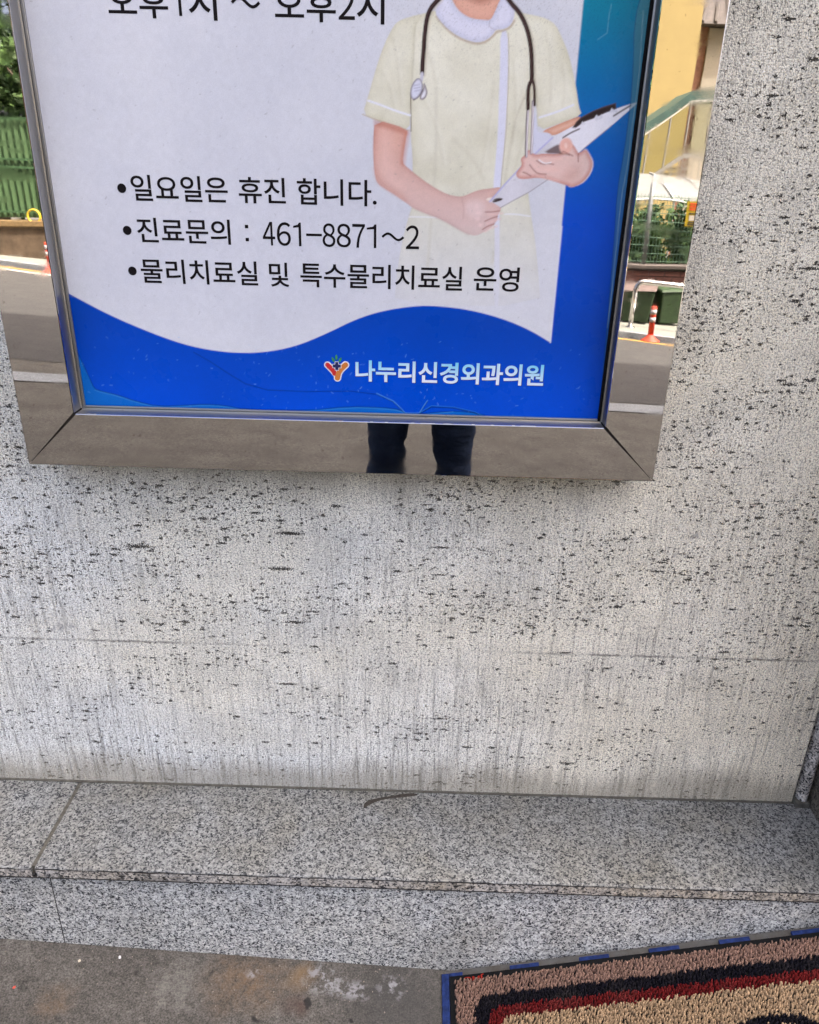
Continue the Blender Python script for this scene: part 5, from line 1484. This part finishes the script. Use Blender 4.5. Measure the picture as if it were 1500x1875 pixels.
for k in range(14):
    xa = 4.2 + k * 0.15
    za = np.interp(xa, [p[0] for p in path], [p[1] for p in path])
    MB((5.3, -17.6, zs)).box(xa, xa + 0.022, -17.03, -17.01, za - 1.6, za - 1.05).build('baluster', M_STEELP, st)
gp = NT('clear_side_panel')
tr_ = gp.n('BsdfTransparent', {'Color': (0.72, 0.76, 0.62)})
gl_ = gp.n('BsdfGlossy', {'Color': (0.8, 0.8, 0.8), 'Roughness': 0.1})
mx_ = gp.n('MixShader', {0: 0.12, 1: tr_.outputs[0], 2: gl_.outputs[0]})
gp.t.links.new(mx_.outputs[0], gp.t.nodes['Material Output'].inputs[0])
mb = MB((5.3, -17.6, zs))
for (xa, za), (xb, zb_) in zip(path[:-1], path[1:]):
    mb.add([(xa, -17.04, za - 1.05), (xb, -17.04, zb_ - 1.05), (xb, -17.04, zb_ - 0.06), (xa, -17.04, za - 0.06)], [(0, 1, 2, 3)])
mb.build('side_panel', gp.m, st)
for k in range(9):
    xa = 4.2 + k * 0.16
    MB((5.3, -17.6, zs)).box(xa, xa + 0.18, -18.2, -17.1, 0.72 + k * 0.11 - 0.05, 0.72 + k * 0.11).build('step', M_STEELP, st)

# houses
M_YEL = simple('yellow_render', (0.285, 0.215, 0.082), 0.8, var=0.05, scale=2)
yb = empty('yellow_house', (3.6, -20.0, gz(3.6, -20)), 'tall plain yellow rendered house mirrored in the rail beside the door', 'house')
YO = (3.6, -20.0, gz(3.6, -20))
MB(YO).box(0.9, 6.33, -26, -20.0, -2.0, 8.4).build('wall', M_YEL, yb)
MB(YO).box(0.8, 6.43, -26.1, -19.9, 8.402, 8.7).build('parapet', M_RIB, yb)
for z in (3.2, 5.6):
    w_ = MB(YO).box(1.6, 3.0, -19.995, -19.96, z, z + 1.4).build('window', M_RIB, yb)
    MB(YO).box(1.68, 2.26, -19.958, -19.955, z + 0.08, z + 1.32).box(2.34, 2.92, -19.958, -19.955, z + 0.08, z + 1.32).build('pane', M_DARK, w_)
bh = empty('brick_house', (8.5, -22.5, gz(8.5, -22.5)), 'house with brown brick and cream wall strips under a dark tiled roof', 'house')
BO = (8.5, -22.5, gz(8.5, -22.5))
MB(BO).box(6.5, 7.30, -26, -22.5, -2.5, 5.05).build('brick_bay', simple('brown_brick', (0.16, 0.075, 0.045), 0.8, var=0.2, scale=10), bh)
MB(BO).box(7.302, 11.5, -26, -22.42, -2.5, 5.02).build('wall', simple('cream_render', (0.27, 0.245, 0.20), 0.8, var=0.08), bh)
MB(BO).add([(6.2, -22.0, 5.05), (11.8, -22.0, 5.05), (11.8, -26.2, 5.05), (6.2, -26.2, 5.05), (7.2, -24.0, 6.0), (10.8, -24.0, 6.0)],
           [(0, 1, 5, 4), (1, 2, 5), (2, 3, 4, 5), (3, 0, 4), (3, 2, 1, 0)]).build('roof', simple('dark_tiles', (0.065, 0.055, 0.05), 0.8, var=0.3, scale=8), bh)
for k in range(16):
    MB(BO).tube([(6.25 + k * 0.35, -22.02, 5.08), (7.2 + (6.25 + k * 0.35 - 6.2) / 5.6 * 3.6, -23.98, 6.03)], 0.05, 6).build('ridge_tile', simple('dark_tiles_rib', (0.055, 0.047, 0.042), 0.8), bh)

# green corrugated fence on a low brown wall, other end of the street
M_GFEN = simple('green_sheet_fence', (0.048, 0.098, 0.036), 0.6, var=0.15, scale=5)
gyw = lambda x: -13.6 + 0.05 * (x + 7.0)
gw = empty('low_wall', (-8.0, gyw(-8), gz(-8, gyw(-8))), 'low brown plastered wall under the green sheet fence', 'wall')
gw.rotation_euler.z = math.atan(0.05)
MB().box(-6.0, 4.6, -0.25, 0.0, -0.6, 0.56).build('wall_body', simple('brown_plaster', (0.11, 0.075, 0.045), 0.85, var=0.3, scale=5), gw)
MB().box(-6.0, 4.6, -0.29, 0.05, 0.562, 0.66).build('coping', simple('ochre_coping', (0.20, 0.13, 0.055), 0.8, var=0.2), gw, 0.01)
gf_ = empty('sheet_fence', (-8.0, gyw(-8) - 0.12, gz(-8, gyw(-8)) + 0.662), 'green corrugated sheet fence on the low brown wall', 'fence')
gf_.rotation_euler.z = math.atan(0.05)
for p in range(5):
    v, f = [], []
    xa = -6.0 + p * 2.1
    n = 140
    for i in range(n + 1):
        x = xa + 2.08 * i / n
        yy = 0.022 * math.sin(x * 2 * math.pi / 0.12)
        v += [(x, yy, 0.04), (x, yy, 1.66), (x, yy - 0.012, 0.04), (x, yy - 0.012, 1.66)]
    for i in range(n):
        a = 4 * i
        f += [(a, a + 4, a + 5, a + 1), (a + 2, a + 3, a + 7, a + 6), (a + 1, a + 5, a + 7, a + 3), (a, a + 2, a + 6, a + 4)]
    new_obj('sheet_panel', pydata('sheet_panel', v, f), M_GFEN, gf_)
for z in (0.12, 0.85, 0.98, 1.62):
    MB().box(-6.0, 4.5, 0.026, 0.045, z, z + 0.035).build('rail', simple('green_rail', (0.05, 0.11, 0.045), 0.5), gf_)
mb = MB((-6.95, -13.35, 0))
zq = 0.42
o = empty('yellow_hose', (-6.98, gyw(-6.98) + 0.02, gz(-6.98, -13.6) + 0.662), 'coil of yellow hose lying on the wall at the foot of the green fence', 'hose')
pts = []
for q in np.linspace(0, 4 * 2 * math.pi, 90):
    pts.append((0.11 * math.cos(q), 0.0 + 0.012 * math.sin(q * 0.25), 0.13 + 0.11 * math.sin(q)))
MB().tube(pts, 0.016, 6).build('coil', simple('yellow_hose', (0.55, 0.38, 0.03), 0.5), o, smooth=True)
